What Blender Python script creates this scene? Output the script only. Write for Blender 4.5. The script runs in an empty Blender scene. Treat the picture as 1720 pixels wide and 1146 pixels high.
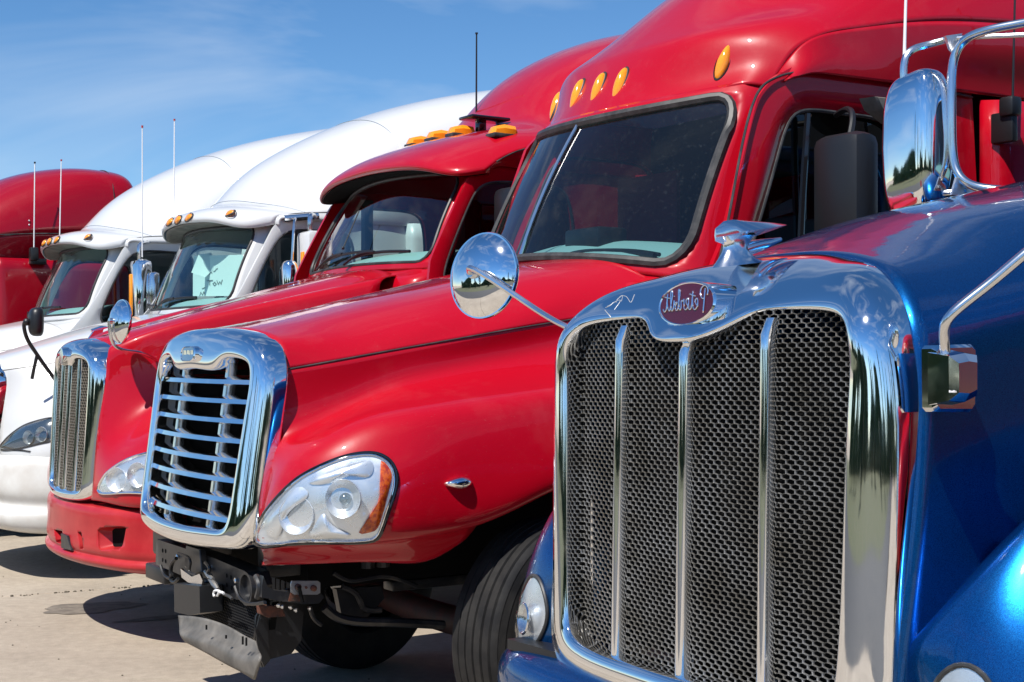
import bpy, bmesh, math, random
import numpy as np
from mathutils import Vector, Matrix
from mathutils.bvhtree import BVHTree

random.seed(7)
S = bpy.context.scene
COL = S.collection
R = math.radians

# ------------------------------------------------------------------ camera, light, exposure
EYE = 1.8                                   # photographer's eye height, metres
LIFT = 0.2                                  # height of the trucks' datum (w = 0) over the pavement
FOC, CXP, CYP = 2400.0, 860.0, 600.0        # focal length and horizon of the survey photo, in its pixels (1720 wide)
cam = bpy.data.cameras.new('camera')
cam.sensor_width = 36.0
cam.lens = 36.0 * FOC / 1720.0
cam.shift_y = -(573.0 - CYP) / 1720.0
cam.clip_start = 0.05
cam.clip_end = 6000
camo = bpy.data.objects.new('camera', cam)
camo.location = (0, 0, EYE)
camo.rotation_euler = (R(90), 0, 0)
COL.objects.link(camo)
S.camera = camo

YAW = R(32.7)                               # heading of the parked row: +u runs to the rear of the trucks
cY, sY = math.cos(YAW), math.sin(YAW)
def uvw_dir(u, v, w): return Vector((u*cY + v*sY, u*sY - v*cY, w))
SUN = uvw_dir(-0.50, 0.22, 0.83).normalized()  # towards the sun
sl = bpy.data.lights.new('sun', 'SUN')
sl.energy = 5.0
sl.angle = R(0.53)
sl.color = (1.0, 0.955, 0.89)
so = bpy.data.objects.new('sun', sl)
so.rotation_euler = SUN.to_track_quat('Z', 'Y').to_euler()
COL.objects.link(so)

world = bpy.data.worlds.new('World')
S.world = world
world.use_nodes = True
wn, wl = world.node_tree.nodes, world.node_tree.links
wn.clear()
sky = wn.new('ShaderNodeTexSky')
sky.sky_type = 'NISHITA'
sky.sun_disc = False
sky.sun_elevation = math.asin(SUN.z)
sky.sun_rotation = math.atan2(SUN.x, SUN.y)
sky.altitude = 1400
sky.air_density = 1.0
sky.dust_density = 0.0
sky.ozone_density = 4.0
bg = wn.new('ShaderNodeBackground'); bg.inputs['Strength'].default_value = 0.10
wo = wn.new('ShaderNodeOutputWorld')
tc = wn.new('ShaderNodeTexCoord')
mp = wn.new('ShaderNodeMapping'); mp.inputs['Scale'].default_value = (1.3, 1.3, 4.2); mp.inputs['Rotation'].default_value = (R(8), R(24), R(20)); mp.inputs['Location'].default_value = (0.35, 0.2, 0.0)
nz = wn.new('ShaderNodeTexNoise'); nz.inputs['Scale'].default_value = 1.9; nz.inputs['Detail'].default_value = 5; nz.inputs['Roughness'].default_value = 0.55; nz.inputs['Distortion'].default_value = 0.7
cr = wn.new('ShaderNodeValToRGB'); cr.color_ramp.elements[0].position = 0.50; cr.color_ramp.elements[1].position = 0.82
cr.color_ramp.elements[0].color = (0, 0, 0, 1); cr.color_ramp.elements[1].color = (0.42, 0.42, 0.42, 1)
mx = wn.new('ShaderNodeMix'); mx.data_type = 'RGBA'; mx.inputs['B'].default_value = (6.4, 7.0, 7.6, 1)
wl.new(tc.outputs['Generated'], mp.inputs['Vector']); wl.new(mp.outputs['Vector'], nz.inputs['Vector'])
wl.new(nz.outputs['Fac'], cr.inputs['Fac']); wl.new(cr.outputs['Color'], mx.inputs['Factor'])
hs = wn.new('ShaderNodeHueSaturation'); hs.inputs['Saturation'].default_value = 1.2
wl.new(sky.outputs['Color'], hs.inputs['Color']); wl.new(hs.outputs['Color'], mx.inputs['A'])
wl.new(mx.outputs['Result'], bg.inputs['Color'])
wl.new(bg.outputs['Background'], wo.inputs['Surface'])

S.view_settings.view_transform = 'Standard'
S.view_settings.look = 'None'
S.view_settings.exposure = 0.42
S.view_settings.gamma = 1.0
S.view_settings.use_curve_mapping = False
S.render.engine = 'CYCLES'
S.cycles.max_bounces = 10
S.cycles.glossy_bounces = 6
S.cycles.transparent_max_bounces = 16
S.cycles.sample_clamp_indirect = 6

# ------------------------------------------------------------------ materials
def mat(name, col, rough=0.5, metal=0.0, coat=0.0, spec=0.5, coat_rough=0.03):
    m = bpy.data.materials.new(name); m.use_nodes = True
    p = m.node_tree.nodes['Principled BSDF']
    p.inputs['Base Color'].default_value = (*col, 1)
    p.inputs['Roughness'].default_value = rough
    p.inputs['Metallic'].default_value = metal
    p.inputs['Coat Weight'].default_value = coat
    p.inputs['Coat Roughness'].default_value = coat_rough
    p.inputs['Specular IOR Level'].default_value = spec
    if coat: p.inputs['Coat IOR'].default_value = 1.36
    return m
def nodes(m): return m.node_tree.nodes, m.node_tree.links, m.node_tree.nodes['Principled BSDF']
def noise(m, scale, detail=4, rough=0.6, coord='Object'):
    n, l, p = nodes(m)
    t = n.new('ShaderNodeTexCoord'); z = n.new('ShaderNodeTexNoise')
    z.inputs['Scale'].default_value = scale; z.inputs['Detail'].default_value = detail; z.inputs['Roughness'].default_value = rough
    l.new(t.outputs[coord], z.inputs['Vector'])
    return z
def ramp(m, src, a, b, ca, cb):
    n, l, p = nodes(m)
    r = n.new('ShaderNodeValToRGB')
    r.color_ramp.elements[0].position = a; r.color_ramp.elements[1].position = b
    ca = ca if hasattr(ca, '__len__') else (ca,)*3; cb = cb if hasattr(cb, '__len__') else (cb,)*3
    r.color_ramp.elements[0].color = (*ca, 1); r.color_ramp.elements[1].color = (*cb, 1)
    l.new(src, r.inputs['Fac'])
    return r.outputs['Color']
def vary(m, scale, c0, c1, a=0.35, b=0.65, detail=6):
    n, l, p = nodes(m); l.new(ramp(m, noise(m, scale, detail).outputs['Fac'], a, b, c0, c1), p.inputs['Base Color'])
def vary_rough(m, scale, r0, r1, a=0.35, b=0.7):
    n, l, p = nodes(m); l.new(ramp(m, noise(m, scale, 6).outputs['Fac'], a, b, r0, r1), p.inputs['Roughness'])
def bump(m, scale, strength, dist=0.002, detail=4):
    n, l, p = nodes(m); b = n.new('ShaderNodeBump'); b.inputs['Strength'].default_value = strength; b.inputs['Distance'].default_value = dist
    l.new(noise(m, scale, detail).outputs['Fac'], b.inputs['Height']); l.new(b.outputs['Normal'], p.inputs['Normal'])
def dust(m, base, tint, a=0.55, b=0.8):
    """specks and streaks of road dust over a paint colour"""
    n, l, p = nodes(m)
    z = noise(m, 3.0, 8, 0.7); z2 = noise(m, 190, 2, 0.5)
    k = n.new('ShaderNodeMath'); k.operation = 'MULTIPLY'; k.inputs[1].default_value = 0.12
    l.new(ramp(m, z.outputs['Fac'], a, b, 0, 1), k.inputs[0])
    s = n.new('ShaderNodeMath'); s.operation = 'ADD'; l.new(k.outputs[0], s.inputs[0])
    k2 = n.new('ShaderNodeMath'); k2.operation = 'MULTIPLY'; k2.inputs[1].default_value = 0.5
    l.new(ramp(m, z2.outputs['Fac'], 0.71, 0.77, 0, 1), k2.inputs[0]); l.new(k2.outputs[0], s.inputs[1])
    x = n.new('ShaderNodeMix'); x.data_type = 'RGBA'; x.inputs['A'].default_value = (*base, 1); x.inputs['B'].default_value = (*tint, 1)
    l.new(s.outputs[0], x.inputs['Factor']); l.new(x.outputs['Result'], p.inputs['Base Color'])

M = {}
M['red'] = mat('red_paint', (0.385, 0.001, 0.010), 0.35, 0, 1.0, 0.15); dust(M['red'], (0.385, 0.001, 0.010), (0.5, 0.12, 0.13))
M['red2'] = mat('crimson_paint', (0.385, 0.001, 0.010), 0.32, 0, 1.0, 0.15); dust(M['red2'], (0.385, 0.001, 0.010), (0.5, 0.12, 0.13))
M['red3'] = mat('dark_red_paint', (0.27, 0.001, 0.009), 0.3, 0, 1.0, 0.15); dust(M['red3'], (0.27, 0.001, 0.009), (0.4, 0.1, 0.1))
M['red_matt'] = mat('sunfaded_red_plastic', (0.38, 0.012, 0.018), 0.36, 0, 0.3, 0.3); vary(M['red_matt'], 4, (0.34, 0.010, 0.016), (0.42, 0.028, 0.030))
M['white'] = mat('white_paint', (0.56, 0.57, 0.57), 0.35, 0, 0.8, 0.5); dust(M['white'], (0.56, 0.57, 0.57), (0.55, 0.52, 0.47), 0.6, 0.9)
M['white2'] = mat('warm_white_plastic', (0.74, 0.73, 0.70), 0.45, 0, 0.3, 0.5); vary(M['white2'], 5, (0.64, 0.64, 0.61), (0.56, 0.54, 0.50))
b = M['blue'] = mat('metallic_blue_paint', (0.003, 0.06, 0.28), 0.33, 0.92, 1.0, 0.5)
n, l, p = nodes(b)
vz = n.new('ShaderNodeTexVoronoi'); vz.inputs['Scale'].default_value = 900
tcb = n.new('ShaderNodeTexCoord'); l.new(tcb.outputs['Object'], vz.inputs['Vector'])
l.new(ramp(b, vz.outputs['Color'], 0.1, 0.95, (0.001, 0.036, 0.155), (0.006, 0.155, 0.46)), p.inputs['Base Color'])
M['chrome'] = mat('chrome', (0.90, 0.91, 0.92), 0.045, 1.0); vary_rough(M['chrome'], 9, 0.03, 0.085)
M['chrome_dull'] = mat('dulled_chrome', (0.72, 0.73, 0.75), 0.16, 1.0); vary_rough(M['chrome_dull'], 14, 0.10, 0.26)
M['scratch'] = mat('scratched_metal', (0.45, 0.46, 0.47), 0.6, 0.6)
M['polished'] = mat('polished_alloy', (0.90, 0.90, 0.90), 0.16, 1.0)
M['steel'] = mat('brushed_steel_tube', (0.74, 0.75, 0.76), 0.2, 1.0); bump(M['steel'], 120, 0.05)
M['mesh'] = mat('galvanised_mesh', (0.44, 0.44, 0.44), 0.42, 0.8); vary(M['mesh'], 6, (0.40, 0.40, 0.40), (0.25, 0.235, 0.21))
M['mesh2'] = mat('bronze_mesh', (0.16, 0.14, 0.11), 0.5, 0.5)
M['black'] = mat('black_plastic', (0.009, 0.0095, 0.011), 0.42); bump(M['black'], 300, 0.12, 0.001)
M['gloss_black'] = mat('gloss_black', (0.008, 0.008, 0.01), 0.12, 0, 0.6)
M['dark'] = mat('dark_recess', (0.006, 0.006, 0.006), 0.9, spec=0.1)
M['rubber'] = mat('tyre_rubber', (0.014, 0.014, 0.015), 0.6, spec=0.3); bump(M['rubber'], 60, 0.3, 0.002); vary(M['rubber'], 8, (0.009, 0.009, 0.010), (0.024, 0.023, 0.022))
M['gasket'] = mat('window_rubber', (0.03, 0.029, 0.029), 0.5); vary(M['gasket'], 12, (0.022, 0.022, 0.022), (0.075, 0.07, 0.068), 0.45, 0.8)
M['frame'] = mat('black_frame_steel', (0.02, 0.021, 0.024), 0.34); vary(M['frame'], 9, (0.016, 0.017, 0.02), (0.10, 0.09, 0.08), 0.5, 0.85); bump(M['frame'], 45, 0.25, 0.003)
M['grey_plastic'] = mat('weathered_grey_plastic', (0.11, 0.105, 0.095), 0.6); vary(M['grey_plastic'], 7, (0.075, 0.070, 0.062), (0.17, 0.155, 0.135)); bump(M['grey_plastic'], 30, 0.2, 0.003)
M['rust'] = mat('rusted_steel', (0.12, 0.035, 0.02), 0.8); vary(M['rust'], 30, (0.16, 0.05, 0.025), (0.04, 0.025, 0.02))
M['alloy'] = mat('bare_alloy', (0.55, 0.56, 0.58), 0.35, 0.9)
M['axle'] = mat('red_oxide_axle', (0.05, 0.01, 0.008), 0.65); vary(M['axle'], 10, (0.06, 0.010, 0.008), (0.02, 0.01, 0.008))
M['amber'] = mat('amber_lens', (0.90, 0.30, 0.012), 0.12, 0, 1.0); M['amber'].node_tree.nodes['Principled BSDF'].inputs['Subsurface Weight'].default_value = 0.15
M['amber_deep'] = mat('orange_red_lens', (0.62, 0.07, 0.012), 0.12, 0, 1.0); vary(M['amber_deep'], 60, (0.70, 0.12, 0.01), (0.40, 0.03, 0.01), 0.4, 0.6, 2)
M['reflector'] = mat('silver_reflector', (0.86, 0.88, 0.90), 0.3, 0.75); vary_rough(M['reflector'], 11, 0.2, 0.42)
M['lamp_grey'] = mat('dim_reflector', (0.36, 0.40, 0.42), 0.25, 0.8)
M['emblem'] = mat('maroon_enamel', (0.055, 0.002, 0.008), 0.1, 0, 1.0)
M['emblem_blue'] = mat('steel_blue_enamel', (0.08, 0.15, 0.25), 0.15, 0.3, 1.0)
M['dash'] = mat('grey_green_dashboard', (0.30, 0.38, 0.37), 0.7)
M['dark_dash'] = mat('charcoal_dashboard', (0.03, 0.034, 0.036), 0.7)
M['seat'] = mat('grey_seat_cloth', (0.16, 0.19, 0.20), 0.85)
M['trim'] = mat('dark_cab_lining', (0.035, 0.038, 0.042), 0.85)
M['pale_trim'] = mat('pale_cab_lining', (0.42, 0.47, 0.47), 0.8)
M['paper'] = mat('white_paper', (0.8, 0.82, 0.78), 0.8)
M['ink'] = mat('black_ink', (0.02, 0.025, 0.02), 0.7)
M['cloth'] = mat('burgundy_curtain', (0.16, 0.012, 0.03), 0.9)
M['white_rod'] = mat('white_aerial_rod', (0.75, 0.75, 0.75), 0.4)
M['red_tip'] = mat('red_plastic_tip', (0.35, 0.03, 0.03), 0.5)
M['bark'] = mat('bark', (0.10, 0.065, 0.045), 0.9)
M['needles'] = mat('conifer_foliage', (0.035, 0.075, 0.025), 0.8); vary(M['needles'], 2, (0.025, 0.055, 0.02), (0.06, 0.10, 0.035))

def ripple(m, scale, strength, dist):
    """slight unevenness of a painted panel, in the paint and in its clear coat"""
    n, l, p = nodes(m); b = n.new('ShaderNodeBump'); b.inputs['Strength'].default_value = strength; b.inputs['Distance'].default_value = dist
    l.new(noise(m, scale, 3, 0.5).outputs['Fac'], b.inputs['Height']); l.new(b.outputs['Normal'], p.inputs['Normal']); l.new(b.outputs['Normal'], p.inputs['Coat Normal'])
for k_ in ('red', 'red2', 'red3', 'white', 'blue'): ripple(M[k_], 7, 0.22, 0.006)
ripple(M['chrome'], 5, 0.10, 0.004)
def glass(name, tint, refl_rough=0.0, ior=1.5, extra=0.0):
    m = bpy.data.materials.new(name); m.use_nodes = True
    n, l = m.node_tree.nodes, m.node_tree.links
    n.clear()
    o = n.new('ShaderNodeOutputMaterial'); x = n.new('ShaderNodeMixShader')
    f0 = ((ior-1)/(ior+1))**2
    lw = n.new('ShaderNodeLayerWeight'); lw.inputs['Blend'].default_value = 0.5
    pw = n.new('ShaderNodeMath'); pw.operation = 'POWER'; pw.inputs[1].default_value = 3.0; l.new(lw.outputs['Facing'], pw.inputs[0])
    f = n.new('ShaderNodeMath'); f.operation = 'MULTIPLY_ADD'; f.inputs[1].default_value = 0.8*(1-f0); f.inputs[2].default_value = 1.4*f0; l.new(pw.outputs[0], f.inputs[0])
    t = n.new('ShaderNodeBsdfTransparent'); t.inputs['Color'].default_value = (*tint, 1)
    g = n.new('ShaderNodeBsdfGlossy'); g.inputs['Roughness'].default_value = refl_rough
    a = n.new('ShaderNodeMath'); a.operation = 'ADD'; a.inputs[1].default_value = extra; a.use_clamp = True
    l.new(f.outputs[0], a.inputs[0]); l.new(a.outputs[0], x.inputs[0]); l.new(t.outputs[0], x.inputs[1]); l.new(g.outputs[0], x.inputs[2])
    l.new(x.outputs[0], o.inputs['Surface'])
    return m
M['glass'] = glass('teal_windscreen_glass', (0.72, 0.93, 0.91), 0.0, 1.5, 0.0)
M['glass_dark'] = glass('dark_windscreen_glass', (0.56, 0.76, 0.77), 0.0, 1.5)
def dirty(m, k, scale):
    n, l = m.node_tree.nodes, m.node_tree.links
    o = [x for x in n if x.type == 'OUTPUT_MATERIAL'][0]; src = o.inputs['Surface'].links[0].from_socket
    t = n.new('ShaderNodeTexCoord'); z = n.new('ShaderNodeTexNoise'); z.inputs['Scale'].default_value = scale; z.inputs['Detail'].default_value = 9; z.inputs['Roughness'].default_value = 0.75
    z2 = n.new('ShaderNodeTexNoise'); z2.inputs['Scale'].default_value = 1.3; z2.inputs['Detail'].default_value = 3
    l.new(t.outputs['Object'], z.inputs['Vector']); l.new(t.outputs['Object'], z2.inputs['Vector'])
    r = n.new('ShaderNodeValToRGB'); r.color_ramp.elements[0].position = 0.55; r.color_ramp.elements[1].position = 0.78
    r.color_ramp.elements[0].color = (.012, .012, .012, 1); r.color_ramp.elements[1].color = (k, k, k, 1)
    l.new(z.outputs['Fac'], r.inputs['Fac'])
    mu = n.new('ShaderNodeMath'); mu.operation = 'MULTIPLY'; l.new(r.outputs['Color'], mu.inputs[0]); l.new(z2.outputs['Fac'], mu.inputs[1])
    d = n.new('ShaderNodeBsdfDiffuse'); d.inputs['Color'].default_value = (.55, .62, .62, 1)
    x = n.new('ShaderNodeMixShader'); l.new(mu.outputs[0], x.inputs[0]); l.new(src, x.inputs[1]); l.new(d.outputs[0], x.inputs[2]); l.new(x.outputs[0], o.inputs['Surface'])
dirty(M['glass_dark'], .07, 40)
M['glass_side'] = glass('tinted_side_glass', (0.25, 0.30, 0.32), 0.0, 1.4)
M['glass_clear'] = glass('clear_side_glass', (0.80, 0.88, 0.86), 0.0, 1.5)
M['lens'] = glass('clear_lamp_lens', (0.93, 0.95, 0.96), 0.02, 1.45)
M['lens_hazy'] = glass('hazy_lamp_lens', (0.62, 0.66, 0.66), 0.12, 1.5, 0.05)

g = M['ground'] = mat('worn_concrete', (0.42, 0.36, 0.29), 0.85)
n, l, p = nodes(g)
zA, zB, zC = noise(g, 0.55, 8, 0.65), noise(g, 14, 8, 0.7), noise(g, 160, 3, 0.6)
cA = ramp(g, zA.outputs['Fac'], 0.3, 0.72, (0.32, 0.275, 0.22), (0.48, 0.42, 0.34))
cB = ramp(g, zB.outputs['Fac'], 0.3, 0.7, (0.78, 0.77, 0.75), (1.08, 1.06, 1.04))
cC = ramp(g, zC.outputs['Fac'], 0.33, 0.62, (0.74, 0.72, 0.70), (1.06, 1.06, 1.06))
m1 = n.new('ShaderNodeMix'); m1.data_type = 'RGBA'; m1.blend_type = 'MULTIPLY'; m1.inputs['Factor'].default_value = 1
m2 = n.new('ShaderNodeMix'); m2.data_type = 'RGBA'; m2.blend_type = 'MULTIPLY'; m2.inputs['Factor'].default_value = 1
l.new(cA, m1.inputs['A']); l.new(cB, m1.inputs['B']); l.new(m1.outputs['Result'], m2.inputs['A']); l.new(cC, m2.inputs['B'])
l.new(m2.outputs['Result'], p.inputs['Base Color'])
bb = n.new('ShaderNodeBump'); bb.inputs['Strength'].default_value = 0.5; bb.inputs['Distance'].default_value = 0.006
l.new(zC.outputs['Fac'], bb.inputs['Height']); l.new(bb.outputs['Normal'], p.inputs['Normal'])
M['asphalt'] = mat('asphalt', (0.05, 0.05, 0.052), 0.85); vary(M['asphalt'], 3, (0.042, 0.042, 0.044), (0.07, 0.068, 0.066)); bump(M['asphalt'], 150, 0.4, 0.004)
M['verge'] = mat('rough_grass_ground', (0.07, 0.085, 0.03), 0.95); vary(M['verge'], 1.5, (0.05, 0.075, 0.022), (0.12, 0.105, 0.06))
M['stain'] = mat('oil_stain', (0.13, 0.11, 0.09), 0.7); vary(M['stain'], 9, (0.10, 0.085, 0.07), (0.21, 0.18, 0.145))
M['faint'] = mat('scuffed_concrete', (0.33, 0.285, 0.235), 0.8); vary(M['faint'], 6, (0.29, 0.25, 0.205), (0.42, 0.37, 0.30))
M['grit'] = mat('joint_grit', (0.10, 0.085, 0.06), 0.95)

# ------------------------------------------------------------------ splines
def smat(t, te):
    n = len(t)
    if n == 2:
        a = np.clip((te - t[0])/(t[1]-t[0]), 0, 1); return np.stack([1-a, a], 1)
    h = np.diff(t); A = np.eye(n); Bm = np.zeros((n, n))
    for i in range(1, n-1):
        A[i, i-1] = h[i-1]; A[i, i] = 2*(h[i-1]+h[i]); A[i, i+1] = h[i]
        Bm[i, i-1] = 6/h[i-1]; Bm[i, i] = -6/h[i-1]-6/h[i]; Bm[i, i+1] = 6/h[i]
    D = np.linalg.solve(A, Bm)
    out = np.zeros((len(te), n))
    for k, x in enumerate(te):
        i = min(max(int(np.searchsorted(t, x, 'right'))-1, 0), n-2)
        hh = h[i]; a = (t[i+1]-x)/hh; b = (x-t[i])/hh
        out[k, i] += a; out[k, i+1] += b
        out[k] += ((a**3-a)*D[i] + (b**3-b)*D[i+1])*hh*hh/6
    return out
def chord(P, axis=0):
    d = np.linalg.norm(np.diff(P, axis=axis), axis=-1)
    if d.ndim == 2: d = d.mean(axis=1-axis)
    d = np.maximum(d, 1e-4)**0.6
    return np.concatenate([[0], np.cumsum(d)])
def per_seg(t, n):
    return np.concatenate([np.linspace(t[i], t[i+1], n, endpoint=False) for i in range(len(t)-1)] + [[t[-1]]])
def curve(P, n=6, closed=False):
    P = np.array(P, float)
    if not closed:
        t = chord(P); return smat(t, per_seg(t, n)) @ P
    k = 3; Q = np.concatenate([P[-k:], P, P[:k+1]]); t = chord(Q)
    te = np.concatenate([np.linspace(t[k+i], t[k+i+1], n, endpoint=False) for i in range(len(P))])
    return smat(t, te) @ Q
def grid_spline(G, nr, nc, closed_c=False):
    G = np.array(G, float)
    tr = chord(G, 0); Mr = smat(tr, per_seg(tr, nr))
    if closed_c:
        k = 3; Q = np.concatenate([G[:, -k:], G, G[:, :k+1]], 1); t = chord(Q, 1); N = G.shape[1]
        te = np.concatenate([np.linspace(t[k+i], t[k+i+1], nc, endpoint=False) for i in range(N)])
        Mc = smat(t, te); return np.einsum('ar,rck,bc->abk', Mr, Q, Mc)
    t = chord(G, 1); Mc = smat(t, per_seg(t, nc))
    return np.einsum('ar,rck,bc->abk', Mr, G, Mc)
def resample(P, n, closed=True):
    P = np.array(P, float)
    if closed: P = np.concatenate([P, P[:1]])
    d = np.concatenate([[0], np.cumsum(np.linalg.norm(np.diff(P, axis=0), axis=1))])
    te = np.linspace(0, d[-1], n, endpoint=not closed)
    return np.stack([np.interp(te, d, P[:, k]) for k in range(P.shape[1])], 1)

# ------------------------------------------------------------------ mesh objects
def link(o, parent=None):
    COL.objects.link(o)
    if parent is not None: o.parent = parent
    return o
def raw(name, V, Fc, m, parent=None, smooth=True, sharp=None, thick=0, world=False):
    V = np.array(V, float)
    if not world: V = V*np.array([1, -1, 1])
    me = bpy.data.meshes.new(name)
    me.from_pydata(V.tolist(), [], [tuple(int(i) for i in f) for f in Fc])
    me.materials.append(M[m] if isinstance(m, str) else m)
    bm = bmesh.new(); bm.from_mesh(me); bmesh.ops.remove_doubles(bm, verts=bm.verts, dist=1e-5)
    bmesh.ops.recalc_face_normals(bm, faces=bm.faces); bm.to_mesh(me); bm.free()
    me.polygons.foreach_set('use_smooth', [smooth]*len(me.polygons))
    if sharp: me.set_sharp_from_angle(angle=R(sharp))
    me.update()
    o = link(bpy.data.objects.new(name, me), parent)
    if thick:
        md = o.modifiers.new('thickness', 'SOLIDIFY'); md.thickness = thick; md.offset = 0
    return o
def grid_faces(r, c, closed_c=False, off=0):
    F = []
    for i in range(r-1):
        for j in range(c if closed_c else c-1):
            j2 = (j+1) % c
            F.append((off+i*c+j, off+i*c+j2, off+(i+1)*c+j2, off+(i+1)*c+j))
    return F
def surf(name, G, m, parent, nr=6, nc=6, mirror=False, closed_c=False, thick=0.006, sharp=None):
    """smooth sheet through a grid of (u, v, w) points; mirror: columns start on the truck's centre line"""
    G = np.array(G, float)
    if mirror:
        L = G[:, :0:-1].copy(); L[:, :, 1] *= -1
        G = np.concatenate([L, G], 1)
    D = grid_spline(G, nr, nc, closed_c)
    r, c = D.shape[:2]
    o = raw(name, D.reshape(-1, 3), grid_faces(r, c, closed_c), m, parent, True, sharp, thick)
    o['_n'] = 0; del o['_n']
    return o, D
class MB:
    """collects primitives, links them as one mesh"""
    def __init__(s): s.V, s.F = [], []
    def add(s, V, F):
        k = len(s.V); s.V += [tuple(v) for v in V]; s.F += [tuple(i+k for i in f) for f in F]; return s
    def tube(s, pts, r, seg=12, n=5, closed=False, straight=False):
        P = np.array(pts, float)
        if len(P) > 2 and not straight: P = curve(P, n, closed)
        rs = r if hasattr(r, '__len__') else [r]*len(P)
        if len(rs) != len(P): rs = np.interp(np.linspace(0, 1, len(P)), np.linspace(0, 1, len(rs)), rs)
        T = np.roll(P, -1, 0)-np.roll(P, 1, 0) if closed else np.gradient(P, axis=0)
        T /= np.linalg.norm(T, axis=1)[:, None]+1e-12
        up = np.array([0, 0, 1.0]) if abs(T[0][2]) < 0.9 else np.array([1.0, 0, 0])
        nn = np.cross(T[0], up); nn /= np.linalg.norm(nn)
        V = []
        for i in range(len(P)):
            nn = nn-T[i]*np.dot(nn, T[i]); nn /= np.linalg.norm(nn); b = np.cross(T[i], nn)
            for k in range(seg):
                a = 2*math.pi*k/seg; V.append(P[i]+rs[i]*(math.cos(a)*nn+math.sin(a)*b))
        F = grid_faces(len(P), seg, True)
        if closed: F += [((len(P)-1)*seg+k, (len(P)-1)*seg+(k+1) % seg, (k+1) % seg, k) for k in range(seg)]
        else: F += [tuple(range(seg)), tuple((len(P)-1)*seg+k for k in range(seg))]
        return s.add(V, F)
    def box(s, a, b, ch=0.0):
        a, b = np.minimum(a, b), np.maximum(a, b)
        ch = min(ch, *(0.45*(b-a)))
        if ch <= 0:
            V = [(x, y, z) for x in (a[0], b[0]) for y in (a[1], b[1]) for z in (a[2], b[2])]
            return s.add(V, [(0, 1, 3, 2), (4, 6, 7, 5), (0, 4, 5, 1), (2, 3, 7, 6), (0, 2, 6, 4), (1, 5, 7, 3)])
        bm = bmesh.new(); bmesh.ops.create_cube(bm, size=1)
        for v in bm.verts: v.co = Vector([(a[k]+b[k])/2+v.co[k]*(b[k]-a[k]) for k in range(3)])
        bmesh.ops.bevel(bm, geom=list(bm.edges), offset=ch, segments=2, affect='EDGES', profile=0.5)
        bm.verts.index_update()
        V = [tuple(v.co) for v in bm.verts]; F = [tuple(v.index for v in f.verts) for f in bm.faces]; bm.free()
        return s.add(V, F)
    def prism(s, P, ext, cham=0.0):
        """closed outline P (3d points) extruded by the vector ext; cham tapers the far edge"""
        P = np.array(P, float); e = np.array(ext, float); n = len(P); c = P.mean(0)
        rings = [P]
        if cham:
            L = np.linalg.norm(P-c, axis=1).mean(); k = 1-cham/L
            rings += [P+e*max(0.0, 1-cham/np.linalg.norm(e)), c+(P-c)*k+e]
        else: rings += [P+e]
        V = np.concatenate(rings); F = grid_faces(len(rings), n, True) + [tuple(range(n)), tuple((len(rings)-1)*n+i for i in range(n))]
        return s.add(V, F)
    def lathe(s, prof, c, axis, seg=40):
        """profile of (radius, along) pairs about axis through c"""
        ax = Vector(axis).normalized(); u = ax.orthogonal().normalized(); w = ax.cross(u); c = Vector(c)
        V = [tuple(c+ax*h+(u*math.cos(2*math.pi*k/seg)+w*math.sin(2*math.pi*k/seg))*r) for r, h in prof for k in range(seg)]
        F = grid_faces(len(prof), seg, True)
        return s.add(V, F)
    def ball(s, c, r, seg=14, rings=8):
        r = np.array(r if hasattr(r, '__len__') else (r, r, r), float)
        V = [tuple(np.array(c)+r*np.array((math.sin(math.pi*i/rings)*math.cos(2*math.pi*k/seg), math.sin(math.pi*i/rings)*math.sin(2*math.pi*k/seg), math.cos(math.pi*i/rings)))) for i in range(rings+1) for k in range(seg)]
        return s.add(V, grid_faces(rings+1, seg, True))
    def build(s, name, m, parent=None, smooth=True, sharp=35, world=False):
        return raw(name, s.V, s.F, m, parent, smooth, sharp, 0, world)

def many(name, mb0, places, m, parent):
    """alike small pieces, one object each, sharing one mesh built round the origin"""
    o0 = None
    for p_ in places:
        if o0 is None: o0 = o = mb0.build(name, m, parent, True, 30)
        else: o = link(o0.copy(), parent)
        o.location = (p_[0], -p_[1], p_[2])
def tag(o, label=None, cat=None, group=None, kind=None):
    for k, v in (('label', label), ('category', cat), ('group', group), ('kind', kind)):
        if v: o[k] = v
    return o

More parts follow.
